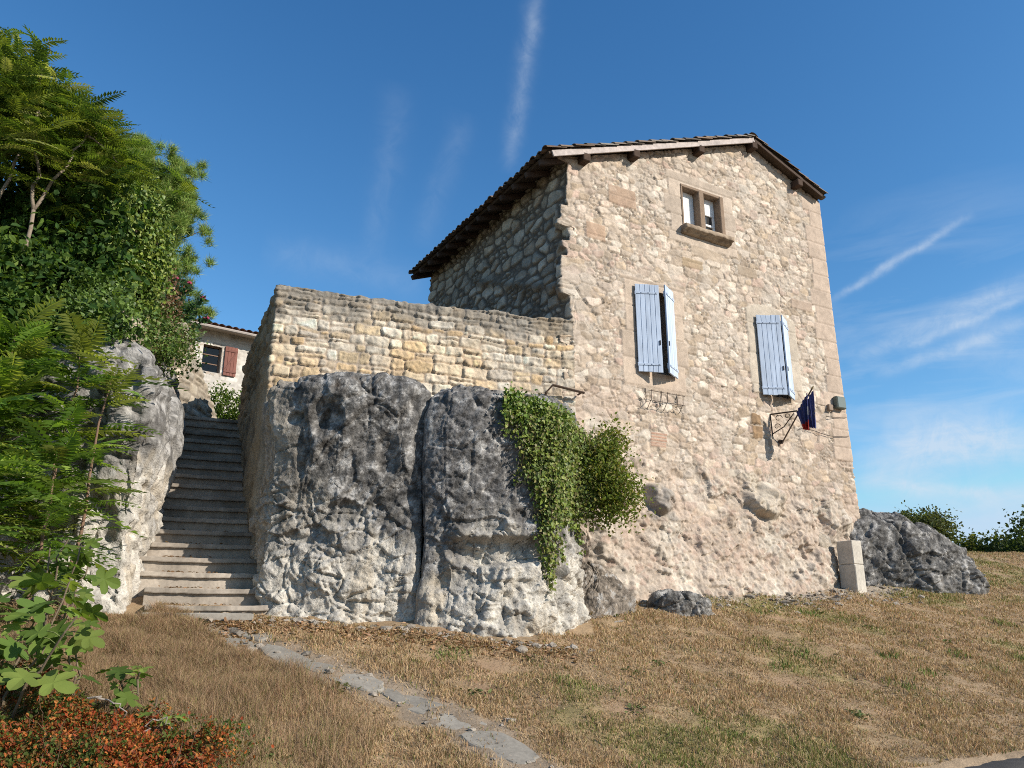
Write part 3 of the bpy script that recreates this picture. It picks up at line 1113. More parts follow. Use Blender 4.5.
    for k in range(13):
        yy = .05 + k * (HDEP - .1) / 12
        b = Geo()
        rot = np.array(Matrix.Rotation(-th, 3, 'Y'))
        x = -.22
        b.box((x, yy, RIDGE_Z + .02 - SLOPE * (RIDGE_S - x) - .055), (.28, .04, .05), (.09, .06, .045), rot)
        b.build('rafter', M_WOOD, deck)


build_roof()

# ------------------------------------------------------------------ terrace wall
W0 = np.array((-3.36, 10.6))
W1 = np.array((.98, 12.02))
WB = W0 + 3.9 * np.array((-.41, .912))


def wall_sheet(name, pts, steps, zlo, topf, dz, relief_fn, thick, material, inner_lo):
    pts = [np.array(p, float) for p in pts]
    XY, N, par, seg = [], [], [], []
    acc = 0.0
    for i, (a, b) in enumerate(zip(pts[:-1], pts[1:])):
        L = np.linalg.norm(b - a)
        n = max(2, int(L / steps[i]))
        d = (b - a) / L
        nrm = np.array((d[1], -d[0]))
        for k in range(n + (1 if i == len(pts) - 2 else 0)):
            XY.append(a + d * L * k / n)
            N.append(nrm)
            par.append(acc + L * k / n)
            seg.append(i)
        acc += L
    XY, N, par, seg = np.array(XY), np.array(N), np.array(par), np.array(seg)
    for i in range(1, len(seg)):
        if seg[i] != seg[i - 1]:
            m = N[i] + N[i - 1]
            N[i] = m / np.linalg.norm(m)
    nu = len(par)
    zt = topf(par, XY)
    nv = int((zt.max() - zlo) / dz)
    tt = np.linspace(0, 1, nv)
    Z = zlo + (zt[:, None] - zlo) * tt[None, :]
    U = np.repeat(par, nv)
    V = Z.ravel()
    h, c = relief_fn(U, V, np.repeat(seg, nv))
    Pxy = np.repeat(XY, nv, 0) + np.repeat(N, nv, 0) * h[:, None]
    P = np.concatenate([Pxy, V[:, None]], 1).reshape(nu, nv, 3)
    C = c.reshape(nu, nv, 3)
    # cap and inner face
    extra, ec = [], []
    for k, (ins, dzz) in enumerate([(.06, .03), (.16, .045), (thick * .5, .05), (thick - .05, .03), (thick, -.03), (thick, None)]):
        e = np.zeros((nu, 3))
        e[:, :2] = XY - N * ins
        q = np.stack([par * 4, np.full(nu, k * 3.1), np.zeros(nu)], -1)
        e[:, 2] = (zt + dzz + .05 * fbm(q, 3, .6, seed=3)) if dzz is not None else inner_lo
        extra.append(e)
        ec.append(C[:, -1] * .8)
    P = np.concatenate([P, np.stack(extra, 1)], 1)
    C = np.concatenate([C, np.stack(ec, 1)], 1)
    return Geo().grid(P, np.clip(C.reshape(-1, 3), .02, .8)).build(name, material, smooth=True)


def terrace_relief(U, V, seg):
    h = np.zeros(len(U))
    c = np.zeros((len(U), 3))
    P = np.stack([U, V, U * 0 + 2.2], -1)
    m = seg == 1
    pal = [(.54, .47, .36), (.60, .54, .44), (.52, .42, .29), (.62, .57, .48), (.56, .50, .41), (.60, .55, .46), (.46, .38, .28), (.55, .44, .29), (.55, .41, .25), (.60, .53, .42), (.47, .42, .35), (.62, .56, .46)]
    wv = .04 * np.sin(U[m] * .9 + 1) + .03 * fbm(P[m] * .8, 2, seed=90)
    h1, c1, t, sid = stone_relief(U[m], V[m] + wv, 91, (.085, .18), (.11, .40), .026, .005, .014, .16, pal, (.37, .31, .245), (.05, .036), .16, .020)
    c1 = mixc(c1, np.tile((.40, .335, .26), (len(c1), 1)), .45 * ss(.18, .45, fbm(P[m] * 2.6, 4, .6, seed=95)))
    c1 = c1 * np.array((1.19, 1.16, 1.13))
    # big grey and white corner stones at the left end
    uu = U[m] - 3.9
    # lichened grey top course
    zt = 4.62 - V[m]
    n = fbm(P[m] * 2.0, 4, .6, seed=92)
    grey = (1 - ss(.04, .50, zt + .5 * n - .12 * (1 - ss(0, 1.6, uu)))) * .85
    c1 = mixc(c1, (.25, .225, .19), grey)
    patch = ss(.25, .5, fbm(P[m] * 3.2, 4, .6, seed=93)) * (1 - ss(.2, 1.5, zt)) * .7
    c1 = mixc(c1, (.13, .12, .105), patch)
    warm = ss(.0, .4, fbm(P[m] * .9, 2, seed=94)) * .5
    c1 = mixc(c1, c1 * np.array((1.12, .97, .76)), warm)
    ren = (1 - ss(2.75, 3.05, V[m] + .2 * n)) * (1 - ss(.5, .9, uu))
    h1 = h1 * (1 - ren) + ren * (.03 + .05 * fbm(P[m] * 1.6, 3, seed=99))
    c1 = mixc(c1, np.asarray((.42, .355, .26)) * (1 + .4 * n)[:, None], ren)
    h[m], c[m] = h1, c1
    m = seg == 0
    # shaded side: rough tan render over rubble
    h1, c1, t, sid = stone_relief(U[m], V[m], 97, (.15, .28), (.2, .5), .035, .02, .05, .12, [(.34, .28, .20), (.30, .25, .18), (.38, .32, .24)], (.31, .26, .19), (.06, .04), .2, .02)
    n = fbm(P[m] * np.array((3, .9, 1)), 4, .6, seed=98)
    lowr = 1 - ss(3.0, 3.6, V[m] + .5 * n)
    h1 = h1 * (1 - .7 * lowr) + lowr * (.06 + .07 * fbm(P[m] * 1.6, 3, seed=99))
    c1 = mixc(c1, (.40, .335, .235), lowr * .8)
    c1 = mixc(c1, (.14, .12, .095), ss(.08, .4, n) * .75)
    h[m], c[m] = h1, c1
    return h, c


def terrace_top(par, XY):
    q = np.stack([par * 2.2, par * 0, par * 0], -1)
    q2 = np.stack([np.floor(par * 4.2) * 1.7, par * 0 + .5, par * 0], -1)
    return 4.60 + .05 * fbm(q, 3, .6, seed=14) + .035 * pn(q2, 4)


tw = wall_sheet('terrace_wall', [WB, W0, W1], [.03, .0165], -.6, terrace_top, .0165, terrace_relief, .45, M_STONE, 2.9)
tag(tw, 'old rubble terrace wall standing on the grey rock, left of the gable house', 'wall')


# ------------------------------------------------------------------ rocks
def chaikin(p, n=3):
    p = np.asarray(p, float)
    for _ in range(n):
        q = np.roll(p, -1, 0)
        p = np.stack([.75 * p + .25 * q, .25 * p + .75 * q], 1).reshape(-1, 2)
    return p


def resample(p, n):
    q = np.concatenate([p, p[:1]])
    d = np.concatenate([[0], np.cumsum(np.linalg.norm(np.diff(q, axis=0), axis=1))])
    t = np.linspace(0, d[-1], n, endpoint=False)
    return np.stack([np.interp(t, d, q[:, 0]), np.interp(t, d, q[:, 1])], -1)


def rock(name, poly, prof, ring, rows, disp, colour, material=M_ROCK, cham=2, centre=None, zfun=None):
    """poly: footprint; prof: (scale about the centre, height) from the foot up and over the top"""
    base = resample(chaikin(poly, cham), ring)
    c = np.asarray(centre, float) if centre is not None else base.mean(0)
    prof = np.asarray(prof, float)
    size = np.linalg.norm(base - c, axis=1).mean()
    q = prof * np.array([size, 1])
    d = np.concatenate([[0], np.cumsum(np.linalg.norm(np.diff(q, axis=0), axis=1))])
    t = np.linspace(0, d[-1], rows)
    ks, zs = np.interp(t, d, prof[:, 0]), np.interp(t, d, prof[:, 1])
    P = np.zeros((ring, rows, 3))
    P[:, :, :2] = c + ks[None, :, None] * (base[:, None, :] - c)
    P[:, :, 2] = zs[None, :]
    if zfun is not None:
        P[:, :, 2] = zfun(P[:, :, 0], P[:, :, 1], P[:, :, 2])

    def normals(P):
        du = np.roll(P, -1, 0) - np.roll(P, 1, 0)
        dv = np.gradient(P, axis=1)
        n = np.cross(du, dv)
        return n / (np.linalg.norm(n, axis=2)[..., None] + 1e-9)
    N = normals(P)
    if np.mean(np.sum(N[:, rows // 4, :2] * (P[:, rows // 4, :2] - c), -1)) < 0:
        N = -N
    fp = P.reshape(-1, 3)
    h = disp(fp, N.reshape(-1, 3))
    Q = fp + N.reshape(-1, 3) * h[:, None]
    col = colour(fp, N.reshape(-1, 3), h)
    g = Geo()
    g.grid(Q.reshape(ring, rows, 3), np.clip(col, .02, .85), closed=True)
    g.f.append(np.array([[i * rows + rows - 1 for i in range(ring)]]))
    return g.build(name, material, smooth=True)


def turb(P, octv, gain, seed):
    r, a, f = 0.0, 1.0, 1.0
    for o in range(octv):
        r = r + a * np.abs(pn(P * f, seed + o))
        a *= gain
        f *= 2.1
    return r


def cliff_disp(seed, hollows=(), amp=1.0, calm=None, bed=1.45):
    def f(P, N):
        Wp = P + .16 * np.stack([pn(P * 1.6, seed + 40), pn(P * 1.6, seed + 41), pn(P * 1.6, seed + 42)], -1) + .03 * np.stack([pn(P * 7, seed + 43), pn(P * 7, seed + 44), pn(P * 7, seed + 45)], -1)
        h = .16 * amp * fbm(P * np.array((.85, .85, .7)), 3, .5, seed=seed)
        low = 1 - ss(bed - .35, bed + .35, P[:, 2] + .5 * pn(P * .9, seed + 50))
        # broad broken faces, taller than wide
        f1, f2, c = worley(Wp * np.array((1.25, 1.25, .7)), seed)
        e = f2 - f1
        h += amp * .115 * (hsh(c, 1) - .5) * ss(0, .10, e) - .035 * amp * (1 - ss(0, .035, e))
        f1, f2, c = worley(Wp * np.array((2.7, 2.7, 1.9)), seed + 3)
        e = f2 - f1
        h += amp * .055 * (hsh(c, 2) - .5) * ss(0, .12, e) - .02 * (1 - ss(0, .05, e)) * (hsh(c, 7) > .4)
        # bedded, crumbling foot: ledges
        f1, f2, c = worley(Wp * np.array((2.6, 2.6, 5.2)), seed + 5)
        e = f2 - f1
        h += low * (.10 * (hsh(c, 3) - .5) * ss(0, .16, e) - .03 * (1 - ss(0, .06, e)))
        f1, f2, c = worley(Wp * np.array((6.5, 6.5, 8.5)), seed + 8)
        h += (.020 + .026 * low) * (hsh(c, 4) - .5) * ss(0, .16, f2 - f1)
        h += .045 * fbm(Wp * 2.6, 6, .58, seed=seed + 13)
        # sparse solution pockets
        pk = ss(.34, .5, fbm(Wp * np.array((2.6, 2.6, 1.8)), 2, .5, seed=seed + 7))
        h -= .10 * amp * pk
        h += .012 * fbm(P * 15, 4, .7, seed=seed + 33)
        for (x, y, zz, rx, rz, dp) in hollows:
            q = ((P[:, 0] - x) / rx) ** 2 + ((P[:, 2] - zz) / rz) ** 2 + .8 * fbm(P * 1.9, 4, .55, seed=seed + 9)
            h -= dp * (1 - ss(.2, 1.1, q)) * (N[:, 1] < .2)
        if calm is not None:
            h *= 1 - .8 * np.exp(-((P[:, 0] - calm) / .14) ** 2)
        return h
    return f


def cliff_col(seed, line=1.5, pale=(.65, .60, .515), dark=(.135, .128, .12), left_pale=None):
    def f(P, N, h):
        n1 = fbm(P * np.array((1.3, 1.3, 1.0)), 5, .62, seed=seed + 20)
        n4 = fbm(P * 16, 4, .75, seed=seed + 26)
        n2 = fbm(P * 6.5, 6, .75, seed=seed + 21)
        n3 = fbm(P * np.array((2.4, 2.4, .8)), 4, .6, seed=seed + 22)
        t = ss(line - .4, line + .4, P[:, 2] + .95 * n1 + .35 * n2)
        if left_pale is not None:
            t = t * (1 - .55 * (1 - ss(left_pale - .25, left_pale + .4, P[:, 0] + .6 * n1)))
        d = 1.1 * np.asarray(dark) * (1 + 1.1 * n2)[:, None]
        d = d * (1 + .7 * n4)[:, None]
        d = mixc(d, (.31, .295, .275), ss(.02, .4, n2 + .5 * n3) * .75)
        d = mixc(d, (.50, .48, .45), ss(.30, .5, n2 - .2 * n1 + .25 * n4) * .85)
        d = mixc(d, (.30, .19, .11), ss(.25, .5, fbm(P * 2.0, 3, seed=seed + 25)) * ss(2.5, 2.9, P[:, 2]) * .5)
        d = mixc(d, (.05, .048, .046), ss(.1, .5, n3 - .3 * n2) * .6)
        p = np.asarray(pale) * (1 + .3 * n2)[:, None] * (1 + .3 * n4)[:, None]
        p = mixc(p, (.54, .44, .31), ss(.05, .4, n3) * .5)
        p = mixc(p, (.36, .34, .315), ss(.2, .55, n2) * .5)
        p = mixc(p, (.27, .255, .235), ss(.02, .32, fbm(P * np.array((5., 5., .7)), 4, .6, seed=seed + 28)) * .55)
        return mixc(p, d, t * .96)
    return f


o = rock('rock_outcrop', [(-2.94, 9.50), (-2.84, 9.40), (-2.2, 9.32), (-1.6, 9.42), (-1.10, 9.58), (-1.06, 9.75), (-1.10, 11.6), (-3.2, 11.2), (-3.32, 10.5)],
         [(1.0, -.6), (1.0, .1), (.985, .6), (.985, 1.2), (1.01, 2.0), (1.05, 2.55), (1.04, 2.74), (.95, 2.86), (.55, 2.94), (.02, 2.95)],
         480, 330, cliff_disp(101, [(-1.95, 9.4, 1.2, .35, .2, .10), (-2.2, 9.4, 2.3, .2, .3, .10), (-1.5, 9.4, 1.9, .15, .3, .08)], .9, calm=-1.08), cliff_col(101, .78, left_pale=-2.75), cham=1, centre=(-2.1, 10.3))
tag(o, 'high grey limestone outcrop beside the foot of the stone steps, left of the crack', 'rock', 'rock outcrops under the terrace wall')
o = rock('rock_outcrop', [(-1.08, 9.60), (-1.03, 9.46), (-.6, 9.38), (.1, 9.54), (.62, 9.92), (.88, 10.45), (.92, 11.4), (.6, 12.0), (-1.05, 11.4), (-1.09, 10.2)],
         [(1.04, -.7), (1.05, .0), (1.04, .3), (1.0, .5), (.985, .95), (1.0, 1.22), (1.02, 1.8), (1.01, 2.4), (.96, 2.66), (.82, 2.82), (.4, 2.90), (.02, 2.90)],
         460, 320, cliff_disp(131, [(-.15, 9.6, .80, .85, .17, .17)], .9, calm=-1.08), cliff_col(131, .72, dark=(.15, .143, .138)), cham=1, centre=(0, 10.5))
CLIFF = o
tag(o, 'grey limestone outcrop with a hollow above its white foot, right of the crack', 'rock', 'rock outcrops under the terrace wall')

# rock on the left of the steps
o = rock('rock_outcrop', [(-3.98, 8.86), (-4.8, 8.66), (-6.2, 8.6), (-8.6, 8.4), (-11.5, 8.2), (-11.5, 14.0), (-6.2, 14.2), (-5.42, 12.6), (-4.62, 10.7)],
         [(1.0, -.6), (1.0, .3), (.985, .9), (1.0, 1.5), (1.0, 2.2), (.985, 2.7), (.95, 3.0), (.85, 3.22), (.5, 3.3), (.02, 3.3)],
         1100, 240, cliff_disp(151, [(-4.5, 8.8, 1.0, .25, .3, .15)], 1.5), cliff_col(151, 1.75, pale=(.66, .61, .53), dark=(.30, .285, .265)), cham=1, centre=(-8.0, 11.2),
         zfun=lambda x, y, zz: np.where(zz > 1.0, zz + (zz - 1.0) / 2.3 * 1.0 * ss(10.3, 13, y) * ss(-7.5, -6, x), zz))
tag(o, 'pale creamy limestone outcrop left of the stone steps, under the bushes', 'rock')

# boulder right of the house
o = rock('boulder', [(5.5, 15.2), (6.3, 15.1), (7.3, 15.1), (8.2, 15.25), (9.0, 15.55), (9.05, 16.4), (8.2, 17.2), (6.2, 17.0), (5.4, 16.0)],
         [(1.0, .0), (1.02, .5), (1.02, .9), (.98, 1.25), (.86, 1.6), (.5, 1.80), (.02, 1.84)],
         420, 170, lambda P, N: .9 * cliff_disp(171)(P, N), cliff_col(171, .30, pale=(.38, .35, .31), dark=(.15, .143, .133)), cham=2, centre=(7.2, 16.0),
         zfun=lambda x, y, zz: np.where(zz > .6, .6 + (zz - .6) * (1.14 - .66 * ss(7.5, 9.5, x) - .14 * np.exp(-((x - 7.75) / .2) ** 2)), zz))
tag(o, 'long grey boulder behind the stone pillar, right of the house', 'boulder')
# lump of rock at the right foot of the house, in the pillar's shade
o = rock('boulder', [(4.9, 14.55), (5.5, 14.35), (5.95, 14.7), (6.0, 15.4), (5.4, 15.9), (4.8, 15.2)],
         [(1.0, .0), (1.0, .6), (.9, 1.1), (.7, 1.45), (.35, 1.6), (.02, 1.62)], 200, 90, lambda P, N: .5 * cliff_disp(181)(P, N), cliff_col(181, 2.6, pale=(.44, .38, .31)), centre=(5.45, 15.1))
tag(o, 'brownish rock lump at the right foot of the house, left of the stone pillar', 'boulder')
# low slabs at the foot of the front
o = rock('foot_rock', [(1.95, 11.55), (2.3, 11.35), (2.75, 11.45), (2.85, 11.75), (2.4, 11.95), (2.0, 11.8)],
         [(1.0, .0), (1.05, .22), (.95, .34), (.5, .38), (.02, .39)], 180, 60, lambda P, N: .7 * cliff_disp(191)(P, N), cliff_col(191, -1.0, dark=(.20, .19, .175)), centre=(2.4, 11.65))
tag(o, 'low flat dark grey rock lying in the grass at the foot of the house', 'rock')
o = rock('foot_rock', [(.8, 10.75), (1.1, 10.55), (1.5, 10.9), (1.7, 11.5), (1.3, 12.0), (.85, 11.8)],
         [(1.0, -.4), (1.05, .0), (.97, .10), (.75, .18), (.35, .24), (.02, .25)], 190, 90, lambda P, N: .75 * cliff_disp(195)(P, N), cliff_col(195, -1.0, dark=(.22, .18, .14)), centre=(1.2, 11.3),
         zfun=lambda x, y, zz: zz + np.where(zz > .02, 1.0, 0) * (.62 * ss(10.7, 11.7, y) - .25 * ss(1.1, 1.7, x)))
tag(o, 'brown sloping rock below the hanging creeper, in the hollow beside the cliff', 'rock')

# ------------------------------------------------------------------ steps
sd, se = np.array((-.41, .912)), np.array((.912, .41))
stairs = empty('stone_staircase', (-3.4, 9.1, .05))
tag(stairs, 'flight of worn grey stone steps climbing between two rocks', 'staircase')
rng = np.random.default_rng(4)
rot = np.array([[se[0], sd[0], 0], [se[1], sd[1], 0], [0, 0, 1]])
for k in range(18):
    rt = np.array((-2.80, 9.34)) + sd * .28 * k + se * .05
    wdt = 1.24 if k < 2 else (1.16 if k < 4 else 1.10 - .004 * k)
    if k == 0:
        wdt = 1.22
    zt = -.02 + .189 * (k + 1)
    base = np.array((.385, .33, .27)) * rng.uniform(.88, 1.1)
    wdt += .05 if k < 2 else (.3 if k == 2 else .5)
    g = Geo()
    nx = 44
    tx = np.linspace(-wdt / 2, wdt / 2, nx)
    # profile in depth and height: riser, worn nosing, tread
    prof = [(.012, -.30), (.012, -.062), (-.028, -.056), (-.033, -.046), (-.032, -.006), (-.024, -.001), (.08, .0), (.20, -.002), (.36, .0), (.36, -.30)]
    Pp = np.zeros((nx, len(prof), 3))
    for i_, t_ in enumerate(tx):
        for j_, (dd_, hh_) in enumerate(prof):
            q_ = np.array([[t_ * 5 + k * 3.3, dd_ * 9 + k, hh_ * 9]])
            q2 = np.array([[t_ * 16 + k * 3.3, dd_ * 20 + k, hh_ * 20]])
            wv = .006 * pn(q_, 3)[0] + (.008 if 1 < j_ < 6 else .003) * pn(q2, 5)[0]
            sag = -.010 * (1 - (2 * t_ / wdt) ** 2) if 1 < j_ < 9 else 0
            Pp[i_, j_] = (0, 0, zt - .05 + hh_ + sag + wv)
            o_ = rt - se * (wdt / 2 - t_) + sd * (dd_ + wv * .8)
            Pp[i_, j_, 0] = o_[0] + 3.4
            Pp[i_, j_, 1] = o_[1] - 9.1
    n_ = fbm(Pp.reshape(-1, 3) * np.array((3, 3, 1.2)) + k, 4, .6, seed=9)
    cc_ = base[None] * (1 + .45 * n_)[:, None]
    cc_ = mixc(cc_, (.16, .14, .11), ss(.12, .5, fbm(Pp.reshape(-1, 3) * 2.2 + 3 * k, 3, seed=12)) * .6)
    g.grid(Pp, np.clip(cc_, .05, .7))
    m_ = len(prof)
    g.f.append(np.array([list(range(m_))]))
    g.f.append(np.array([[(nx - 1) * m_ + q for q in range(m_ - 1, -1, -1)]]))
    g.build('step', M_STEP, stairs)
# landing slab beyond the top step
g = Geo()
c = np.array((-2.80, 9.34)) + sd * (.28 * 18 + .5) - se * .5
g.box((c[0] + 3.4, c[1] - 9.1, 3.30), (.62, .55, .06), (.30, .26, .2), rot, .003, rng)
g.build('landing', M_STEP, stairs)
# ground slab in front of the bottom step
g = Geo()
c = np.array((-2.95, 9.22)) - se * .5 - sd * .05
g.box((c[0] + 3.4, c[1] - 9.1, -.01), (.56, .16, .045), (.33, .30, .255), rot, .004, rng)
g.build('bottom_slab', M_STEP, stairs)


# retaining wall left of the landing
def plain_relief(seed, pal, mortar):
    def f(U, V, seg):
        h, c, t, s = stone_relief(U, V, seed, (.14, .28), (.2, .5), .035, .012, .035, .12, pal, mortar, (.06, .04), .25, .014)
        return h, c
    return f


pal_r = [(.50, .43, .33), (.44, .38, .29), (.55, .48, .38), (.40, .35, .28)]
rw = wall_sheet('retaining_wall', [(-6.8, 12.9), (-5.85, 13.4), (-5.75, 15.4)], [.03, .03], 2.4,
                lambda par, XY: 5.1 - 1.5 * np.clip((par - 1.1) / 1.95, 0, 1) + .06 * fbm(np.stack([par * 3, par * 0, par * 0], -1), 3, seed=5), .03,
                plain_relief(201, pal_r, (.36, .30, .23)), .35, M_STONE, 3.0)
tag(rw, 'short rubble retaining wall with sloping top beside the head of the steps', 'wall')

# ------------------------------------------------------------------ flagstones of the worn path
rng = np.random.default_rng(9)
FL = [(-3.02, 8.62, .30, .16, 'grey flagstone nearest the foot of the steps'), (-2.66, 8.66, .22, .13, 'small flagstone beside the outcrop near the steps'), (-2.72, 8.33, .24, .13, 'second flagstone down from the steps'),
      (-2.15, 8.06, .34, .15, 'long flagstone a third of the way down the path'), (-1.78, 7.85, .20, .12, 'small pale flagstone in the upper half of the path'), (-1.38, 7.62, .27, .14, 'pale grey flagstone halfway down the path'),
      (-1.05, 7.48, .15, .09, 'smallest flagstone in the middle of the path'), (-.72, 7.33, .30, .16, 'broad flagstone in the lower half of the path'), (-.42, 7.0, .26, .17, 'grey flagstone second from the bottom of the path'), (-.08, 6.62, .33, .17, 'large flat flagstone at the bottom end of the path')]
for (x, y, rx, ry, lab) in FL:
    n = 26
    th = np.linspace(0, 2 * np.pi, n, endpoint=False)
    ang = -.55 + rng.normal(0, .2)
    rr = 1 + .16 * np.array([math.sin(2 * t + x * 5) + .8 * math.sin(3 * t + y * 7) for t in th]) * .6 + rng.normal(0, .04, n)
    lx, ly = rx * rr * np.sign(np.cos(th)) * np.abs(np.cos(th)) ** .75, ry * rr * np.sign(np.sin(th)) * np.abs(np.sin(th)) ** .75
    px, py = x + lx * math.cos(ang) - ly * math.sin(ang), y + lx * math.sin(ang) + ly * math.cos(ang)
    z0 = gpos(np.array([x]), np.array([y]))[0]
    gx_ = (gz(px, py) - gz(np.array([x]), np.array([y])))
    rings = []
    for sc_, dz in ((1.0, -.08), (1.0, -.004), (.95, .008), (.6, .010), (.25, .011)):
        xx, yy = x + (px - x) * sc_, y + (py - y) * sc_
        rings.append(np.stack([xx, yy, z0 + gx_ * sc_ + dz + .008 * pn(np.stack([xx * 5, yy * 5, 0 * xx], -1), 3)], -1))
    P = np.stack(rings, 1)
    g = Geo()
    cl = np.array((.30, .27, .225)) * rng.uniform(.85, 1.12)
    g.grid(P, cl, closed=True)
    g.f.append(np.array([[i * 5 + 4 for i in range(n)]]))
    tag(g.build('flagstone', M_STEP, smooth=False), lab, 'flagstone', 'flagstones of the worn path')

# loose stones at the foot of the house and by the pillar: nobody could count them
g = Geo()
rng = np.random.default_rng(17)
ico = bmesh.new()
bmesh.ops.create_icosphere(ico, subdivisions=1, radius=1)
IV = np.array([v.co[:] for v in ico.verts])
IF = np.array([[v.index for v in f.verts] for f in ico.faces])
ico.free()
pts = []
for _ in range(900):
    S = rng.uniform(5.5, 13.5)
    Dd = rng.normal(9.25, .28)
    pts.append((.866 * S - .5 * Dd, .5 * S + .866 * Dd))
for _ in range(300):
    t = rng.uniform(0, 1)
    x = -3.3 + 4.2 * t
    pts.append((x + rng.normal(0, .1), 9.22 + .1 * t + abs(rng.normal(0, .12)) * -1))
for _ in range(90):
    k = rng.integers(0, len(FLAG_PATH) - 1)
    q = FLAG_PATH[k] + (FLAG_PATH[k + 1] - FLAG_PATH[k]) * rng.uniform() + rng.normal(0, .16, 2)
    pts.append(tuple(q))
pts = np.array(pts)
pz = gpos(pts[:, 0], pts[:, 1])
for (x, y), zz in zip(pts, pz):
    s_ = min(.07, .010 + rng.exponential(.012))
    V = IV * (1 + .25 * rng.normal(size=(len(IV), 1))) * np.array((s_ * rng.uniform(.8, 1.5), s_, s_ * .6))
    a_ = rng.uniform(0, 6.28)
    V = V @ np.array([[math.cos(a_), -math.sin(a_), 0], [math.sin(a_), math.cos(a_), 0], [0, 0, 1]]).T
    g.add(V + np.array((x, y, zz + s_ * .2)), IF, np.array((.42, .36, .29)) * rng.uniform(.6, 1.25))
tag(g.build('gravel', M_ROCK), 'loose pale stones scattered along the foot of the walls', 'gravel', kind='stuff')

# ------------------------------------------------------------------ stone pillar
def hloc(s, w, z=0.0):
    return np.array((HA[0] + .866 * s - .5 * w, HA[1] + .5 * s + .866 * w, z))


px_, py_ = 6.03, 14.55
pz_ = float(gz(np.array([px_]), np.array([py_]))[0])
pil = empty('stone_pillar', (px_, py_, pz_), R(36))
tag(pil, 'square pale stone pillar of stacked blocks standing before the boulder', 'pillar')
rng = np.random.default_rng(21)
zc = -.15
for hh, ww in ((.44 + .15, .155), (.42, .152)):
    g = Geo()
    g.box((0, 0, zc + hh / 2), (ww, ww, hh / 2 - .003), np.array((.56, .51, .43)) * rng.uniform(.94, 1.06), np.array(Matrix.Rotation(rng.normal(0, .02), 3, 'Z')), .002, rng)
    g.build('block', M_STEP, pil)
    zc += hh

# ------------------------------------------------------------------ wall-mounted things on the front
IRON = (.07, .05, .04)


def arc_pts(c, r, a0, a1, ax, az, n=14, r1=None):
    r1 = r if r1 is None else r1
    t = np.linspace(0, 1, n)
    an = a0 + (a1 - a0) * t
    rr = r + (r1 - r) * t
    return np.asarray(c)[None] + (rr * np.cos(an))[:, None] * np.asarray(ax)[None] + (rr * np.sin(an))[:, None] * np.asarray(az)[None]


# flag bracket (house local frame then turned into the place)
def HL(p):
    p = np.asarray(p, float).reshape(-1, 3)
    return np.stack([HA[0] + .866 * p[:, 0] - .5 * p[:, 1], HA[1] + .5 * p[:, 0] + .866 * p[:, 1], p[:, 2]], -1)


br = empty('flag_bracket', tuple(HL([(4.42, 0, 3.5)])[0]))
tag(br, 'scrolled wrought iron flag bracket on the front, under the right window', 'bracket')
ofs = np.array(br.location)
g = Geo()
A_, Zx, Nx = np.array((1., 0, 0)), np.array((0, 0, 1.)), np.array((0, -1., 0))
g.tube(HL([(4.40, -.02, 3.62), (4.62, -.45, 3.62)]) - ofs, .013, IRON, 6)
g.tube(HL([(4.40, -.02, 3.62), (4.40, -.03, 3.22)]) - ofs, .012, IRON, 6)
g.tube(HL([(4.40, -.03, 3.25), (4.50, -.22, 3.36), (4.58, -.40, 3.58)]) - ofs, .010, IRON, 6)
g.tube(HL([(4.60, -.06, 3.12), (4.60, -.0, 3.14)]) - ofs, .04, IRON, 8)
g.build('arm', M_IRON, br)
hd = np.array((.45, -.89, 0))
for c_, r_ in (((4.47, -.14, 3.53), .07), ((4.45, -.11, 3.38), .06), ((4.54, -.28, 3.55), .05)):
    g = Geo()
    g.tube(HL(arc_pts(c_, r_, 0, 5.2, hd, Zx, 18, r_ * .4)) - ofs, .007, IRON, 5)
    g.build('scroll', M_IRON, br)

fl = empty('flag', tuple(HL([(4.60, -.08, 3.13)])[0]))
tag(fl, 'furled dark blue and red flag on a slanting pole, above the stone pillar', 'flag')
ofs = np.array(fl.location)
p0, p1 = np.array((4.60, -.07, 3.12)), np.array((4.72, -.74, 3.98))
g = Geo()
pl = p0 + (p1 - p0) * np.linspace(0, 1, 6)[:, None]
g.tube(HL(pl) - ofs, .014, (.16, .11, .08), 7)
g.tube(HL([p1, p1 + (p1 - p0) * .05]) - ofs, [.024, .004], (.30, .22, .10), 7)
g.build('pole', M_WOOD, fl)


def flag_cloth(p_a, p_b, drop, col_fn, off, seed):
    nu, nv = 28, 40
    u = np.linspace(0, 1, nu)
    v = np.linspace(0, 1, nv)
    Uu, Vv = np.meshgrid(u, v, indexing='ij')
    along = p_a + (p_b - p_a) * (Uu[..., None])
    # folds gather as the cloth hangs
    gather = (1 - .55 * Vv)
    mid = (p_a * .35 + p_b * .65)
    Q = mid + (along - mid) * gather[..., None]
    Q = Q + np.array((0.05, .0, -1.)) * (drop * Vv * (.72 + .28 * Uu))[..., None]
    fold = .045 * np.sin(Uu * 15 + seed + 1.2 * Vv) * (.25 + Vv) + .02 * np.sin(Uu * 34 + seed * 2)
    Q = Q + np.array((.9, .35, 0)) * fold[..., None] + np.asarray(off)
    g = Geo()
    g.grid((HL(Q.reshape(-1, 3)) - ofs).reshape(nu, nv, 3), np.array([col_fn(a, b) for a, b in zip(Uu.ravel(), Vv.ravel())]))
    return g


def eu(a, b):
    return (.08, .09, .24) if not ((a * 5 % 1 < .16) and .35 < b < .75 and (b * 9 % 1 < .35)) else (.42, .33, .07)


def tri(a, b):
    return (.07, .08, .22) if b < .36 else ((.45, .45, .46) if b < .60 and a > .75 else ((.07, .08, .22) if b < .72 else (.45, .045, .03)))


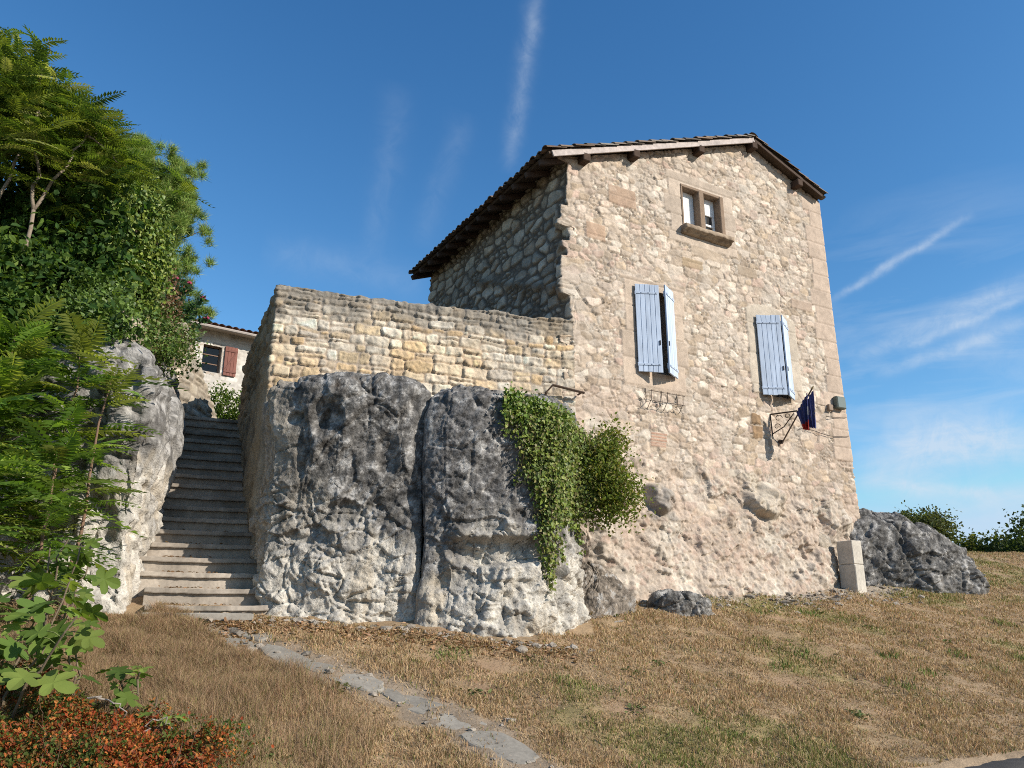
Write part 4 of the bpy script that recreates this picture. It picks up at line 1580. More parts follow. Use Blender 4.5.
flag_cloth(p0 + (p1 - p0) * .60, p0 + (p1 - p0) * .99, .64, eu, (.02, -.02, 0), .4).build('cloth', M_CLOTH, fl, smooth=True)
o = flag_cloth(p0 + (p1 - p0) * .56, p0 + (p1 - p0) * .93, .62, tri, (-.03, .03, 0), 2.1).build('cloth', M_CLOTH, fl, smooth=True)
o['label'] = 'red-ended fold of the flag'

# iron flower-box holder under the left window
fb = empty('flower_box_holder', tuple(HL([(1.85, 0, 3.5)])[0]))
tag(fb, 'thin empty iron flower-box holder under the left shuttered window', 'bracket')
ofs = np.array(fb.location)
for sx in (1.5, 1.84, 2.18):
    g = Geo()
    g.tube(HL([(sx, -.02, 3.70), (sx, -.03, 3.46), (sx, -.16, 3.46), (sx, -.17, 3.64)]) - ofs, .006, IRON, 5)
    g.tube(HL([(sx, -.03, 3.34), (sx, -.08, 3.38), (sx, -.14, 3.46)]) - ofs, .005, IRON, 5)
    g.build('hook', M_IRON, fb)
g = Geo()
for w_, z_ in ((-.16, 3.46), (-.17, 3.62)):
    g.tube(HL([(1.44, w_, z_), (2.22, w_, z_)]) - ofs, .005, IRON, 5)
g.build('rail', M_IRON, fb)

# iron handrail stub on the terrace wall
wd = (W1 - W0) / np.linalg.norm(W1 - W0)
wn = np.array((wd[1], -wd[0]))


def WL(s, off, z_):
    q = W0 + wd * s + wn * off
    return (q[0], q[1], z_)


hr_ = empty('iron_bar', WL(4.2, 0, 3.3))
tag(hr_, 'bent rusty iron bar fixed to the terrace wall above the creeper', 'bar')
ofs = np.array(hr_.location)
g = Geo()
g.tube(np.array([WL(3.98, .03, 3.10), WL(4.04, .14, 3.34), WL(4.14, .16, 3.46), WL(4.66, .16, 3.38)]) - ofs, .02, (.10, .065, .045), 6)
g.build('rod', M_IRON, hr_)
g = Geo()
g.tube(np.array([WL(4.62, .0, 3.39), WL(4.62, .17, 3.385)]) - ofs, .016, (.10, .065, .045), 6)
g.build('stay', M_IRON, hr_)

# square lamp near the right corner, with its wires
wl = empty('wall_lamp', tuple(HL([(6.3, -.02, 4.08)])[0]), R(30))
tag(wl, 'small square grey-green lamp on the right edge of the house front', 'lamp')
g = Geo()
g.box((.0, -.06, 0), (.13, .05, .12), (.16, .18, .15))
g.build('housing', M_PAINT, wl)
g = Geo()
g.box((0, -.113, 0), (.11, .004, .10), (.22, .25, .22))
g.build('glass', M_GLASS, wl)
g = Geo()
g.box((-.26, -.03, -.12), (.06, .03, .06), (.30, .22, .16))
g.tube([(-.2, -.03, -.1), (-.1, -.05, -.05)], .01, IRON, 5)
g.build('junction_box', M_PAINT, wl)
for zz, s0, s1 in ((3.42, 5.1, 6.5), (3.80, 5.9, 6.5)):
    cb = Geo()
    xs = np.linspace(s0, s1, 12)
    cb.tube(HL(np.stack([xs, np.full(12, -.045), zz + .03 * np.sin(xs * 5)], -1)), .006, (.06, .055, .05), 5)
    tag(cb.build('wall_cable', M_IRON), ['thin cable running along the front below the flag' if zz < 3.6 else 'thin short cable below the square wall lamp'][0], 'cable')

# ------------------------------------------------------------------ far house behind the steps
fh = empty('white_house', (-11.3, 25.7, 6.5), math.atan2(.61, .79))
tag(fh, 'distant white house with tiled eaves and a red-brown shutter, above the steps', 'house')
g = Geo()
L, Hh, Dp = 12.0, 3.25, 7.0
xs = np.linspace(-5, 9, 260)
zz_ = np.linspace(-.8, Hh, 90)
XX, ZZ = np.meshgrid(xs, zz_, indexing='ij')
h, c, t, s_ = stone_relief(XX.ravel() + 6, ZZ.ravel(), 301, (.16, .3), (.2, .5), .02, .01, .04, .05, [(.62, .57, .50), (.66, .61, .54), (.58, .52, .45)], (.62, .57, .5))
keep = np.ones((259, 89), bool)
xc, zc2 = (xs[:-1] + xs[1:]) / 2, (zz_[:-1] + zz_[1:]) / 2
WX0, WX1, WZ0, WZ1 = .78, 1.42, 1.75, 2.72
keep[np.ix_((xc > WX0) & (xc < WX1), (zc2 > WZ0) & (zc2 < WZ1))] = False
g.grid(np.stack([XX, -h.reshape(XX.shape), ZZ], -1), c, keep=keep)
for l, u in [((-5, Dp - .1, -.8), (9, Dp, Hh)), ((-5.05, .03, -.8), (-4.9, Dp, Hh)), ((8.9, .03, -.8), (9.05, Dp, Hh))]:
    box_local(g, l, u, (.6, .55, .48))
g.build('wall', M_PLASTER, fh, smooth=True)
w_ = opening(WX0, WX1, WZ0, WZ1, .3, (.5, .42, .34)).build('window', M_PLASTER, fh)
casement(w_, WX0, WX1, WZ0, WZ1, .16, (.25, .16, .11), 1, 3)
d = Geo()
d.box(((WX0 + WX1) / 2, .36, (WZ0 + WZ1) / 2), (.5, .01, .7), (.02, .02, .02))
d.build('dark_interior', M_DARK, w_)
g = Geo()
for k in range(4):
    g.box((WX1 + .10 + .11 * (k + .5), -.06, (WZ0 + WZ1) / 2), (.052, .015, .53), np.array((.24, .095, .07)) * (.9 + .07 * k))
shb = g.build('shutter', M_PAINT, fh)
g = Geo()
for q in (-.38, .38):
    g.box((WX1 + .32, -.085, (WZ0 + WZ1) / 2 + q), (.22, .01, .035), (.20, .08, .06))
an = math.atan2(.7, .36)
g.box((WX1 + .32, -.082, (WZ0 + WZ1) / 2), (.40, .009, .03), (.20, .08, .06), np.array(Matrix.Rotation(-an, 3, 'Y')))
g.build('brace', M_PAINT, shb)
g = Geo()
g.add([(-5.4, -.5, Hh - .02), (9.4, -.5, Hh - .02), (9.4, Dp / 2, Hh + 1.15), (-5.4, Dp / 2, Hh + 1.15), (9.4, Dp + .5, Hh - .02), (-5.4, Dp + .5, Hh - .02)], [[0, 1, 2, 3], [3, 2, 4, 5]], (.26, .16, .11))
g.add([(-5.4, -.5, Hh - .08), (9.4, -.5, Hh - .08), (9.4, 0, Hh - .02), (-5.4, 0, Hh - .02)], [[3, 2, 1, 0]], (.45, .38, .31))
rf = g.build('roof', M_TILE, fh)
g = Geo()
rng = np.random.default_rng(31)
arc = np.linspace(0, np.pi, 7)
sl_ = 1.17 / (Dp / 2 + .5)
for k in range(62):
    xk = -5.3 + k * .24
    for r in range(9):
        ya, yb = -.56 + r * .45, -.56 + r * .45 + .5
        V = []
        for yy, rr in ((ya, .11), (yb, .09)):
            for an in arc:
                V.append((xk + rr * math.cos(an), yy, Hh + .02 + (yy + .5) * sl_ + .85 * rr * math.sin(an) + (.02 if yy == ya else 0)))
        g.add(V, [[i, i + 1, 7 + i + 1, 7 + i] for i in range(6)], np.array((.50, .31, .22)) * rng.uniform(.65, 1.25))
g.build('roof_tiles', M_TILE, rf)
g = Geo()
g.tube([(-5.4, -.56, Hh - .06), (9.4, -.56, Hh - .06)], .06, (.42, .36, .31), 8)
g.build('gutter', M_PAINT, rf)


# ------------------------------------------------------------------ foliage tools
def norm(a):
    return a / (np.linalg.norm(a, axis=-1, keepdims=True) + 1e-9)


T_DIAMOND = (np.array([(0, 0, 0), (.45, .24, .05), (1, 0, -.05), (.45, -.24, .05)]), np.array([[0, 1, 2, 3]]))
T_OVAL = (np.array([(0, 0, 0), (.3, .30, .06), (.72, .24, .05), (1, 0, -.1), (.72, -.24, .05), (.3, -.30, .06)]), np.array([[0, 1, 2, 3], [0, 3, 4, 5]]))
T_IVY = (np.array([(0, 0, 0), (.15, .42, .05), (.5, .30, .0), (1, 0, -.06), (.5, -.30, .0), (.15, -.42, .05)]), np.array([[0, 1, 2, 3], [0, 3, 4, 5]]))
T_NEEDLE = (np.array([(0, .03, 0), (1, 0, 0), (0, -.03, 0)]), np.array([[0, 1, 2]]))


def fig_leaf():
    lob = [(0, 0), (-.06, .12), (-.04, .30), (.06, .40), (.17, .36), (.25, .22), (.33, .40), (.46, .54), (.60, .52), (.64, .38), (.55, .17), (.74, .22), (.92, .15), (1.0, .0)]
    pts = lob + [(x, -y) for x, y in lob[-2:0:-1]]
    V = np.array([(x, y, -.22 * (x - .3) ** 2 + .16 * abs(y) - .2 * y * y) for x, y in pts] + [(.35, 0, -.03)])
    n = len(pts)
    F = np.array([[n, i, (i + 1) % n] for i in range(n)])
    return V, F


T_FIG = fig_leaf()


def frond(pairs=10, leafw=.16, seed=0, droop=.35):
    rng = np.random.default_rng(seed)
    Vs, Fs = [], []
    n = 0

    def ax(t):
        return np.array((t, .02 * math.sin(3 * t + seed), -droop * t * t))
    pts = [ax(t) for t in np.linspace(0, 1, 6)]
    for a, b in zip(pts[:-1], pts[1:]):
        w = .006
        Vs += [a + (0, w, 0), b + (0, w, 0), b - (0, w, 0), a - (0, w, 0)]
        Fs.append([n, n + 1, n + 2, n + 3])
        n += 4
    for k in range(pairs + 1):
        t = .16 + .84 * k / pairs
        p = ax(t)
        for sd_ in ((1, -1) if k < pairs else (0,)):
            ll = (.26 * (1 - .45 * abs(t - .45) / .55)) * rng.uniform(.85, 1.1)
            an = (R(72) - R(30) * t) * sd_ + rng.normal(0, .08)
            d = np.array((math.cos(an), math.sin(an), -.25 + rng.normal(0, .08)))
            sdv = np.array((-math.sin(an), math.cos(an), 0)) * leafw * .5 * ll / .26
            Vs += [p, p + d * ll * .38 + sdv * .6 + (0, 0, .012), p + d * ll + (0, 0, -.02), p + d * ll * .38 - sdv * .6 + (0, 0, .012)]
            Fs.append([n, n + 1, n + 2, n + 3])
            n += 4
    return np.array(Vs), np.array(Fs)


FRONDS = [frond(10, .15, s, .25 + .12 * s) for s in range(4)]


def place(g, tmpl, P, Xd, Zd, size, col):
    """copies of one small leaf shape into a single leafy mesh"""
    TV, TF = tmpl
    P = np.asarray(P, float)
    n = len(P)
    X = norm(np.asarray(Xd, float))
    Z = np.asarray(Zd, float)
    Z = norm(Z - X * np.sum(X * Z, -1, keepdims=True))
    Y = np.cross(Z, X)
    size = np.broadcast_to(size, (n,))
    V = P[:, None, :] + size[:, None, None] * (TV[None, :, 0:1] * X[:, None] + TV[None, :, 1:2] * Y[:, None] + TV[None, :, 2:3] * Z[:, None])
    F = TF[None] + (np.arange(n) * len(TV))[:, None, None]
    g.add(V.reshape(-1, 3), F.reshape(-1, TF.shape[1]), np.repeat(np.broadcast_to(col, (n, 3)), len(TV), 0))


def pick(rng, n, cols, var=.25):
    cols = np.asarray(cols, float)
    return 1.55 * cols[rng.integers(0, len(cols), n)] * rng.uniform(1 - var, 1 + var, (n, 1))


def rdir(rng, n):
    return norm(rng.normal(size=(n, 3)))


def leafy(g, rng, P, out, size, cols, tmpl=T_OVAL, flat=.5, var=.25):
    n = len(P)
    Zd = norm(out * flat + np.array((0, 0, .5)) + .55 * rng.normal(size=(n, 3)))
    Xd = rdir(rng, n) + np.array((0, 0, -.35))
    place(g, tmpl, P, Xd, Zd, size * rng.uniform(.6, 1.3, n), pick(rng, n, cols, var))


def blob(rng, n, centre, rad, clumps, spread, shell=.6):
    """points in clumps spread through an uneven crown; also outward directions"""
    d = rdir(rng, clumps)
    r = (shell + (1 - shell) * rng.random(clumps)) * (1 + .18 * rng.normal(size=clumps))
    cc = np.asarray(centre) + d * r[:, None] * np.asarray(rad)
    k = rng.integers(0, clumps, n)
    P = cc[k] + rng.normal(size=(n, 3)) * spread
    return P, norm((P - np.asarray(centre)) / np.asarray(rad)), cc


def bush(name, label, cat, centre, rad, n, size, cols, seed, tmpl=T_OVAL, material=None, clumps=60, spread=.12, shell=.55, base=None, stems=5, group=None, wood=(.10, .075, .05)):
    rng = np.random.default_rng(seed)
    centre = np.asarray(centre, float)
    base = np.asarray(base if base is not None else centre - np.array((0, 0, rad[2])), float)
    root = empty(name, tuple(base))
    tag(root, label, cat, group)
    P, out_, cc = blob(rng, n, centre, rad, clumps, spread, shell)
    g = Geo()
    leafy(g, rng, P - base, out_, size, cols, tmpl)
    g.build('foliage', material or M_LEAF, root)
    g = Geo()
    for k in range(stems):
        e = cc[rng.integers(0, len(cc))] - base
        m = e * .5 + rng.normal(0, .12, 3) * np.linalg.norm(e) * .4
        t = np.linspace(0, 1, 8)[:, None]
        g.tube((1 - t) ** 2 * np.zeros(3) + 2 * t * (1 - t) * m + t * t * e, [max(.012, .03 * min(rad)), .006], wood, 6)
    g.build('stem', M_BARK, root)
    return root


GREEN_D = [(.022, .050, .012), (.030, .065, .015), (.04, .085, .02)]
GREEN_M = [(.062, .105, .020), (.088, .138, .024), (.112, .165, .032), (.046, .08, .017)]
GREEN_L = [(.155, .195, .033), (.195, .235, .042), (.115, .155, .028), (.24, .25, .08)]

# ------------------------------------------------------------------ the tall pinnate-leaved tree, top left
rng = np.random.default_rng(51)
tree = empty('tree', (-6.8, 9.9, 3.2))
tag(tree, 'tall tree with long feathery leaves and pale bare limbs at top left', 'tree')
tb = np.array(tree.location)
ends = []
g = Geo()


def limb(g, a, b, r0, r1, sag, rng, col):
    t = np.linspace(0, 1, 10)[:, None]
    m = (a + b) / 2 + sag
    p = (1 - t) ** 2 * a + 2 * t * (1 - t) * m + t * t * b
    p[1:-1] += rng.normal(0, .02, p[1:-1].shape)
    g.tube(p, [r0, r1], col, 7)
    return p


BK = (.30, .24, .18)
forks = [((-6.5, 9.75, 5.35), [(-6.05, 9.9, 6.6), (-6.75, 9.8, 6.9)]), ((-7.0, 9.7, 5.4), [(-7.6, 9.9, 7.0), (-7.0, 10.2, 7.5)]), ((-7.6, 10.0, 5.4), [(-8.4, 10.2, 7.6), (-7.8, 10.8, 8.2)])]
for i, (f, es) in enumerate(forks):
    limb(g, np.array((0., 0, -.3)) + (i - 1) * np.array((-.12, .06, 0)), np.array(f) - tb, .036, .026, np.array((0.05, 0, 0)), rng, BK)
    for e in es:
        limb(g, np.array(f) - tb, np.array(e) - tb, .026, .011, np.array((0.06, 0, .1)), rng, BK)
        ends.append(np.array(e))
        for _ in range(3):
            e2 = np.array(e) + np.clip(rng.normal(0, .45, 3), -.7, .45) + (0, 0, .2)
            limb(g, np.array(e) - tb, e2 - tb, .014, .007, rng.normal(0, .08, 3), rng, BK)
            ends.append(e2)
g.build('trunk', M_BARK, tree, smooth=True)
# crown: leaf rosettes
cent = []
for _ in range(240):
    e = ends[rng.integers(0, len(ends))] - np.array((.1, 0, .25))
    cent.append(e + np.clip(rng.normal(0, 1, 3), -1.6, 1.6) * np.array((.45, .5, .33)))
for u in np.linspace(0, 1, 120):         # the sunlit outer dome, high on the left and stepping down to the right
    x = -9.2 + 2.75 * u
    zt = 8.95 - 1.75 * u ** 1.2
    cent.append(np.array((x + rng.normal(0, .2), 10.9 + rng.normal(0, .6), zt - .35 - abs(rng.normal(0, .55)))))
g = Geo()
cent = np.array(cent)
_u = np.clip((cent[:, 0] + 9.2) / 2.75, 0, 1.3)
cent[:, 2] = np.minimum(cent[:, 2], 9.2 - 1.85 * _u ** 1.15 - .2)
for tI, T in enumerate(FRONDS):
    m = np.arange(len(cent)) % 4 == tI
    P = np.repeat(cent[m], 7, 0) - tb
    n = len(P)
    az = rng.uniform(0, 2 * np.pi, n)
    Xd = np.stack([np.cos(az), np.sin(az), rng.uniform(-.1, .75, n)], -1)
    place(g, T, P + rng.normal(0, .06, (n, 3)), Xd, np.array((0, 0, 1.)) + .25 * rng.normal(size=(n, 3)), rng.uniform(.30, .54, n), pick(rng, n, GREEN_M + GREEN_L, .35))
g.build('crown', M_LEAF, tree)

# dark undergrowth below it
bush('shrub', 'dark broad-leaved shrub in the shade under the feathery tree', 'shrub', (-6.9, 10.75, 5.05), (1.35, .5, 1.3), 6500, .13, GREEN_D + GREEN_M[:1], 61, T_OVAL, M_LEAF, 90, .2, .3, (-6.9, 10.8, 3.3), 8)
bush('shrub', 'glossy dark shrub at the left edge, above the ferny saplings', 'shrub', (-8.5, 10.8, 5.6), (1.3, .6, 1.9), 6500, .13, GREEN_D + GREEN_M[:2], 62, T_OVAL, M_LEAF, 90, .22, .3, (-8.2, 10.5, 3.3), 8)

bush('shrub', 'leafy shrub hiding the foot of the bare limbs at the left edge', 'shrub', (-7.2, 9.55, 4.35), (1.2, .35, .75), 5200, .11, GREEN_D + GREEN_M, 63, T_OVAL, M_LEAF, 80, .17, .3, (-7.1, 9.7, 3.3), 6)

# ivy mound
rng = np.random.default_rng(71)
iv = empty('ivy_mound', (-6.7, 11.9, 3.4))
tag(iv, 'dense rounded mound of small-leaved ivy between the feathery tree and the pine', 'ivy')
ib = np.array(iv.location)
n = 60000
d = rdir(rng, n)
bump = 1 + .30 * fbm(d * 2.6, 5, .6, seed=4) + .04 * rng.normal(size=n)
r = bump * (1 - .16 * rng.random(n) ** 2)
P = np.array((-6.95, 11.8, 5.6)) + d * r[:, None] * np.array((1.2, 1.1, 2.0))
g = Geo()
nv_ = norm(d / np.array((1.0, 1.1, 2.0)))
place(g, T_IVY, P - ib, rdir(rng, n) + np.array((0, 0, -.8)), nv_ + .5 * rng.normal(size=(n, 3)), rng.uniform(.045, .085, n), pick(rng, n, GREEN_M[:3] + GREEN_L[:2], .3))
g.build('foliage', M_IVY, iv)
g = Geo()
for k in range(9):
    e = np.array((-6.75, 12.0, 5.4)) + rdir(rng, 1)[0] * np.array((1.0, .9, 1.7)) - ib
    limb(g, np.zeros(3), e, .05, .015, rng.normal(0, .2, 3), rng, (.12, .09, .06))
g.build('stem', M_BARK, iv)

# pine behind
rng = np.random.default_rng(81)
pine = empty('pine_tree', (-8.2, 16.4, 4.1))
tag(pine, 'pine with tufted bright green needles rising behind the ivy mound', 'tree')
pb = np.array(pine.location)
g = Geo()
limb(g, np.array((0, 0, -.6)), np.array((-.3, .2, 6.6)), .18, .05, np.array((.1, 0, 0)), rng, (.20, .13, .09))
tips = []
for k in range(64):
    zz = rng.uniform(1.5, 6.3)
    a_ = rng.uniform(-1.9, 1.2)
    ln = rng.uniform(.7, 1.55) * (1.15 - .10 * (zz - 2))
    st = np.array((-.05 * zz, .03 * zz, zz))
    en = st + np.array((math.cos(a_) * ln, math.sin(a_) * ln, ln * rng.uniform(.2, .7)))
    limb(g, st, en, .028, .008, np.array((0, 0, -.12)), rng, (.22, .15, .10))
    for t in (.45, .6, .75, .88, 1.0):
        tips.append(st + (en - st) * t + rng.normal(0, .07, 3))
        tips.append(st + (en - st) * t + rng.normal(0, .14, 3))
g.build('trunk', M_BARK, pine, smooth=True)
tips = np.array(tips)
g = Geo()
k = np.repeat(np.arange(len(tips)), 190)
n = len(k)
Xd = rdir(rng, n) + np.array((.25, -.1, .75))
place(g, T_NEEDLE, tips[k] + rng.normal(0, .045, (n, 3)), Xd, rdir(rng, n), rng.uniform(.12, .21, n), pick(rng, n, [(.15, .22, .04), (.18, .27, .05), (.10, .165, .03), (.23, .25, .07)], .3))
g.build('crown', M_NEEDLE, pine)

# oleander with a few pink flowers
rng = np.random.default_rng(91)
ol = empty('oleander', (-6.55, 14.4, 4.75))
tag(ol, 'slender oleander with pink flower tips against the sky, right of the pine', 'shrub')
ob = np.array(ol.location)
g, gs, heads = Geo(), Geo(), []
for k in range(15):
    e = np.array((rng.uniform(-.35, .65), rng.uniform(-.3, .3), rng.uniform(.9, 1.9)))
    e[2] -= .5 * max(0, e[0] - .4)
    p = limb(gs, np.zeros(3), e, .016, .006, np.array((0, 0, .25)), rng, (.16, .13, .08))
    nl = 80
    t = rng.uniform(.3, 1, nl)
    q = np.stack([np.interp(t, np.linspace(0, 1, len(p)), p[:, a_]) for a_ in range(3)], -1)
    Xd = norm(e)[None] * .9 + rdir(rng, nl)
    place(g, T_DIAMOND, q, Xd, rdir(rng, nl) + (0, 0, .8), rng.uniform(.11, .19, nl) * 1.0, pick(rng, nl, [(.035, .075, .04), (.05, .10, .05), (.07, .12, .06)], .25))
    if k % 3 != 2:
        nf = 16
        gf = Geo()
        heads.append(gf)
        th = np.linspace(0, 2 * np.pi, 30, endpoint=False)
        V = [e + (0, 0, .02)] + [e + np.array((math.cos(a_), math.sin(a_), .25 * math.sin(5 * a_))) * (.075 if q % 2 else .035) for q, a_ in enumerate(th)]
        gf.add(V, [[0, q + 1, (q + 1) % 30 + 1] for q in range(30)], (.62, .08, .18))
        V = [e + (0, -.01, .05)] + [e + np.array((math.cos(a_), .3 * math.sin(3 * a_), math.sin(a_))) * (.07 if q % 2 else .03) for q, a_ in enumerate(th)]
        gf.add(V, [[0, q + 1, (q + 1) % 30 + 1] for q in range(30)], (.62, .12, .22))
gs.build('stem', M_BARK, ol)
g.build('foliage', M_LEAF, ol)
for gf in heads:
    gf.build('flower', M_CLOTH, ol)

# dry reddish creeper and green trailing growth over the top of the left rock
BROWN = [(.16, .09, .05), (.20, .11, .065), (.13, .08, .045), (.10, .09, .035)]
bush('dry_creeper', 'reddish brown dried creeper hanging beside the ivy mound', 'creeper', (-6.15, 12.9, 5.2), (.36, .35, .8), 3200, .055, BROWN, 101, T_IVY, M_IVY, 50, .10, .4, (-6.15, 13.0, 4.3), 5)
bush('creeper', 'grassy green creeper trailing over the top of the pale rock', 'creeper', (-5.75, 12.3, 4.50), (.62, .6, .36), 5200, .05, GREEN_M + [(.11, .12, .04), (.14, .12, .05)], 102, T_IVY, M_IVY, 80, .11, .3, (-5.75, 12.4, 4.2), 6)
bush('creeper', 'thin creeper hanging down the retaining wall beside the far window', 'creeper', (-6.1, 13.9, 4.85), (.2, .5, .35), 1800, .05, GREEN_M + [(.16, .12, .05)], 103, T_IVY, M_IVY, 45, .10, .4, (-6.1, 14.0, 4.3), 5)
bush('hedge', 'clipped green hedge below the white house at the head of the steps', 'hedge', (-7.3, 20.2, 5.3), (1.2, .5, .5), 4500, .07, GREEN_M + GREEN_L[:1], 104, T_OVAL, M_LEAF, 80, .12, .5, (-7.3, 20.2, 4.8), 6)

bush('shrub', 'low dark leafy shrub covering the top of the pale rock, behind the ferny saplings', 'shrub', (-6.3, 8.85, 3.2), (1.5, .4, .62), 6500, .10, GREEN_D + GREEN_M, 105, T_OVAL, M_LEAF, 90, .16, .3, (-6.4, 9.4, 2.6), 6)
bush('creeper', 'leafy green creeper spilling over the old wall stub under the ivy', 'creeper', (-5.75, 10.25, 4.15), (.55, .35, .42), 3600, .055, GREEN_M, 106, T_IVY, M_IVY, 60, .10, .4, (-5.7, 10.4, 3.6), 6)
bush('creeper', 'trailing greenery hanging over the rim of the pale rock near the top of the steps', 'creeper', (-5.25, 11.2, 3.85), (.42, .5, .30), 2600, .05, GREEN_M + [(.14, .12, .05)], 107, T_IVY, M_IVY, 45, .10, .4, (-5.3, 11.3, 3.5), 5)
bush('creeper', 'dense green creeper draped over the front rim of the pale rock, behind the saplings', 'creeper', (-5.15, 9.0, 3.35), (.75, .35, .35), 4200, .055, GREEN_M, 108, T_IVY, M_IVY, 60, .11, .4, (-5.2, 9.2, 3.1), 6)
# broken wall stub under the trees
rn = rock('ruined_wall', [(-6.0, 10.3), (-5.45, 10.15), (-5.15, 10.3), (-5.2, 10.9), (-5.9, 11.0)], [(1.0, 2.9), (1.02, 3.3), (1.0, 3.7), (.95, 4.05), (.6, 4.15), (.02, 4.17)], 150, 90,
          lambda P, N: .45 * cliff_disp(211)(P, N), cliff_col(211, 6.0, pale=(.46, .38, .28)), cham=1)
tag(rn, 'broken stub of old wall on the pale rock, half hidden by ivy', 'wall')


# ------------------------------------------------------------------ ferny saplings in front of the left rock
def sapling(x, y, h, lean, nf, fl, seed, label, cols):
    rng = np.random.default_rng(seed)
    zb = float(gpos(np.array([x]), np.array([y]))[0])
    root = empty('sapling', (x, y, zb))
    tag(root, label, 'sapling', 'feathery saplings before the left rock')
    g = Geo()
    nf = int(nf * 1.65)
    top = np.array((lean[0], lean[1], h))
    p = limb(g, np.array((0, 0, -.1)), top, .022, .009, np.array((rng.normal(0, .08), 0, .1)), rng, (.24, .15, .10))
    g.build('stem', M_BARK, root, smooth=True)
    g = Geo()
    for tI, T in enumerate(FRONDS):
        n = nf // 4
        t = 1 - .72 * rng.random(n) ** 1.3
        q = np.stack([np.interp(t, np.linspace(0, 1, len(p)), p[:, a_]) for a_ in range(3)], -1)
        az = rng.uniform(0, 2 * np.pi, n)
        Xd = np.stack([np.cos(az), np.sin(az), .15 + .7 * (t - .3) + rng.normal(0, .12, n)], -1)
        place(g, T, q, Xd, np.array((0, 0, 1.)) + .18 * rng.normal(size=(n, 3)), fl * rng.uniform(.45, 1.15, n), pick(rng, n, cols, .4))
    g.build('foliage', M_LEAF, root)


SG = [(.11, .185, .035), (.145, .225, .04), (.08, .14, .026), (.19, .26, .05), (.21, .24, .055)]
for a_ in [(-4.85, 8.25, 2.75, (.10, .1), 44, .78, 1, 'tall feathery sapling nearest the steps, before the pale rock'),
           (-5.3, 8.1, 2.35, (-.1, -.05), 44, .80, 2, 'second feathery sapling from the steps'),
           (-4.6, 7.75, 1.7, (.15, -.1), 34, .62, 3, 'short feathery sapling leaning towards the steps'),
           (-5.45, 8.25, 3.0, (-.05, .1), 44, .82, 4, 'tallest feathery sapling by the left edge'),
           (-4.85, 7.3, 1.6, (-.12, -.1), 40, .72, 5, 'low bushy feathery sapling by the left edge'),
           (-5.6, 7.6, 2.2, (.1, -.1), 40, .8, 6, 'feathery sapling cut by the left edge of the picture'),
           (-4.5, 8.3, 2.6, (.15, .05), 26, .6, 7, 'slim feathery sapling touching the bare pale rock')]:
    sapling(*a_[:7], a_[7], SG)


# ------------------------------------------------------------------ fig suckers
def fig(x, y, h, nl, size, seed, label, lean=(0, 0)):
    rng = np.random.default_rng(seed)
    zb = float(gpos(np.array([x]), np.array([y]))[0])
    root = empty('fig_sucker', (x, y, zb))
    tag(root, label, 'fig plant', 'young fig plants in the rough grass')
    gs, g = Geo(), Geo()
    ns = max(2, nl // 9)
    per = nl // ns
    for k in range(ns):
        e = np.array((lean[0] + rng.normal(0, .22 * h), lean[1] + rng.normal(0, .18 * h), h * rng.uniform(.7, 1.05)))
        p = limb(gs, np.array((0, 0, -.08)), e, .012, .006, rng.normal(0, .05, 3), rng, (.20, .15, .10))
        t = 1 - .6 * rng.random(per) ** 1.4
        q = np.stack([np.interp(t, np.linspace(0, 1, len(p)), p[:, a_]) for a_ in range(3)], -1)
        az = rng.uniform(0, 2 * np.pi, per)
        o_ = np.stack([np.cos(az), np.sin(az), rng.uniform(-.1, .5, per)], -1)
        b_ = q + o_ * .45 * size
        for a0, a1 in zip(q, b_):
            gs.tube([a0, (a0 + a1) / 2 + (0, 0, .01), a1], .0035, (.16, .19, .06), 4)
        place(g, T_FIG, b_, o_ + (0, 0, -.55), np.array((.15, -.35, 1.)) + .5 * rng.normal(size=(per, 3)), size * rng.uniform(.4, 1.15, per), pick(rng, per, [(.085, .135, .03), (.12, .175, .035), (.06, .10, .022), (.17, .22, .05)], .3))
    gs.build('stem', M_BARK, root)
    g.build('foliage', M_LEAF, root)


fig(-3.55, 5.95, .95, 44, .24, 1, 'big-leaved fig plant at the left edge, below the saplings')
fig(-3.75, 6.7, 1.15, 40, .22, 2, 'fig plant behind the biggest fig leaves at the left edge', (.1, 0))
fig(-2.82, 6.25, .42, 13, .15, 3, 'small fig shoot with upright dark leaves in the brown grass')
fig(-2.46, 6.05, .30, 8, .14, 4, 'smallest fig shoot, nearest the path')
fig(-3.2, 6.35, .45, 16, .16, 5, 'low fig shoot beside the dead twigs')

# dead twigs
rng = np.random.default_rng(44)
for i, (a_, b_, lab) in enumerate([((-2.95, 5.95, .28), (-2.62, 5.85, .20), 'pale dead twig arching over the red ground cover'), ((-2.62, 5.7, .02), (-2.38, 5.95, .26), 'short dead twig pointing up right, among the red leaves')]):
    z0 = float(gz(np.array([a_[0]]), np.array([a_[1]]))[0])
    g = Geo()
    limb(g, np.array(a_) + (0, 0, z0), np.array(b_) + (0, 0, z0), .008, .004, np.array((0, 0, .05)), rng, (.36, .31, .26))
    limb(g, np.array(b_) + (0, 0, z0), np.array(b_) + (0.02, 0, z0 - .28), .005, .004, np.array((0.02, 0, 0)), rng, (.30, .25, .2))
    tag(g.build('dead_twig', M_BARK), lab, 'twig')

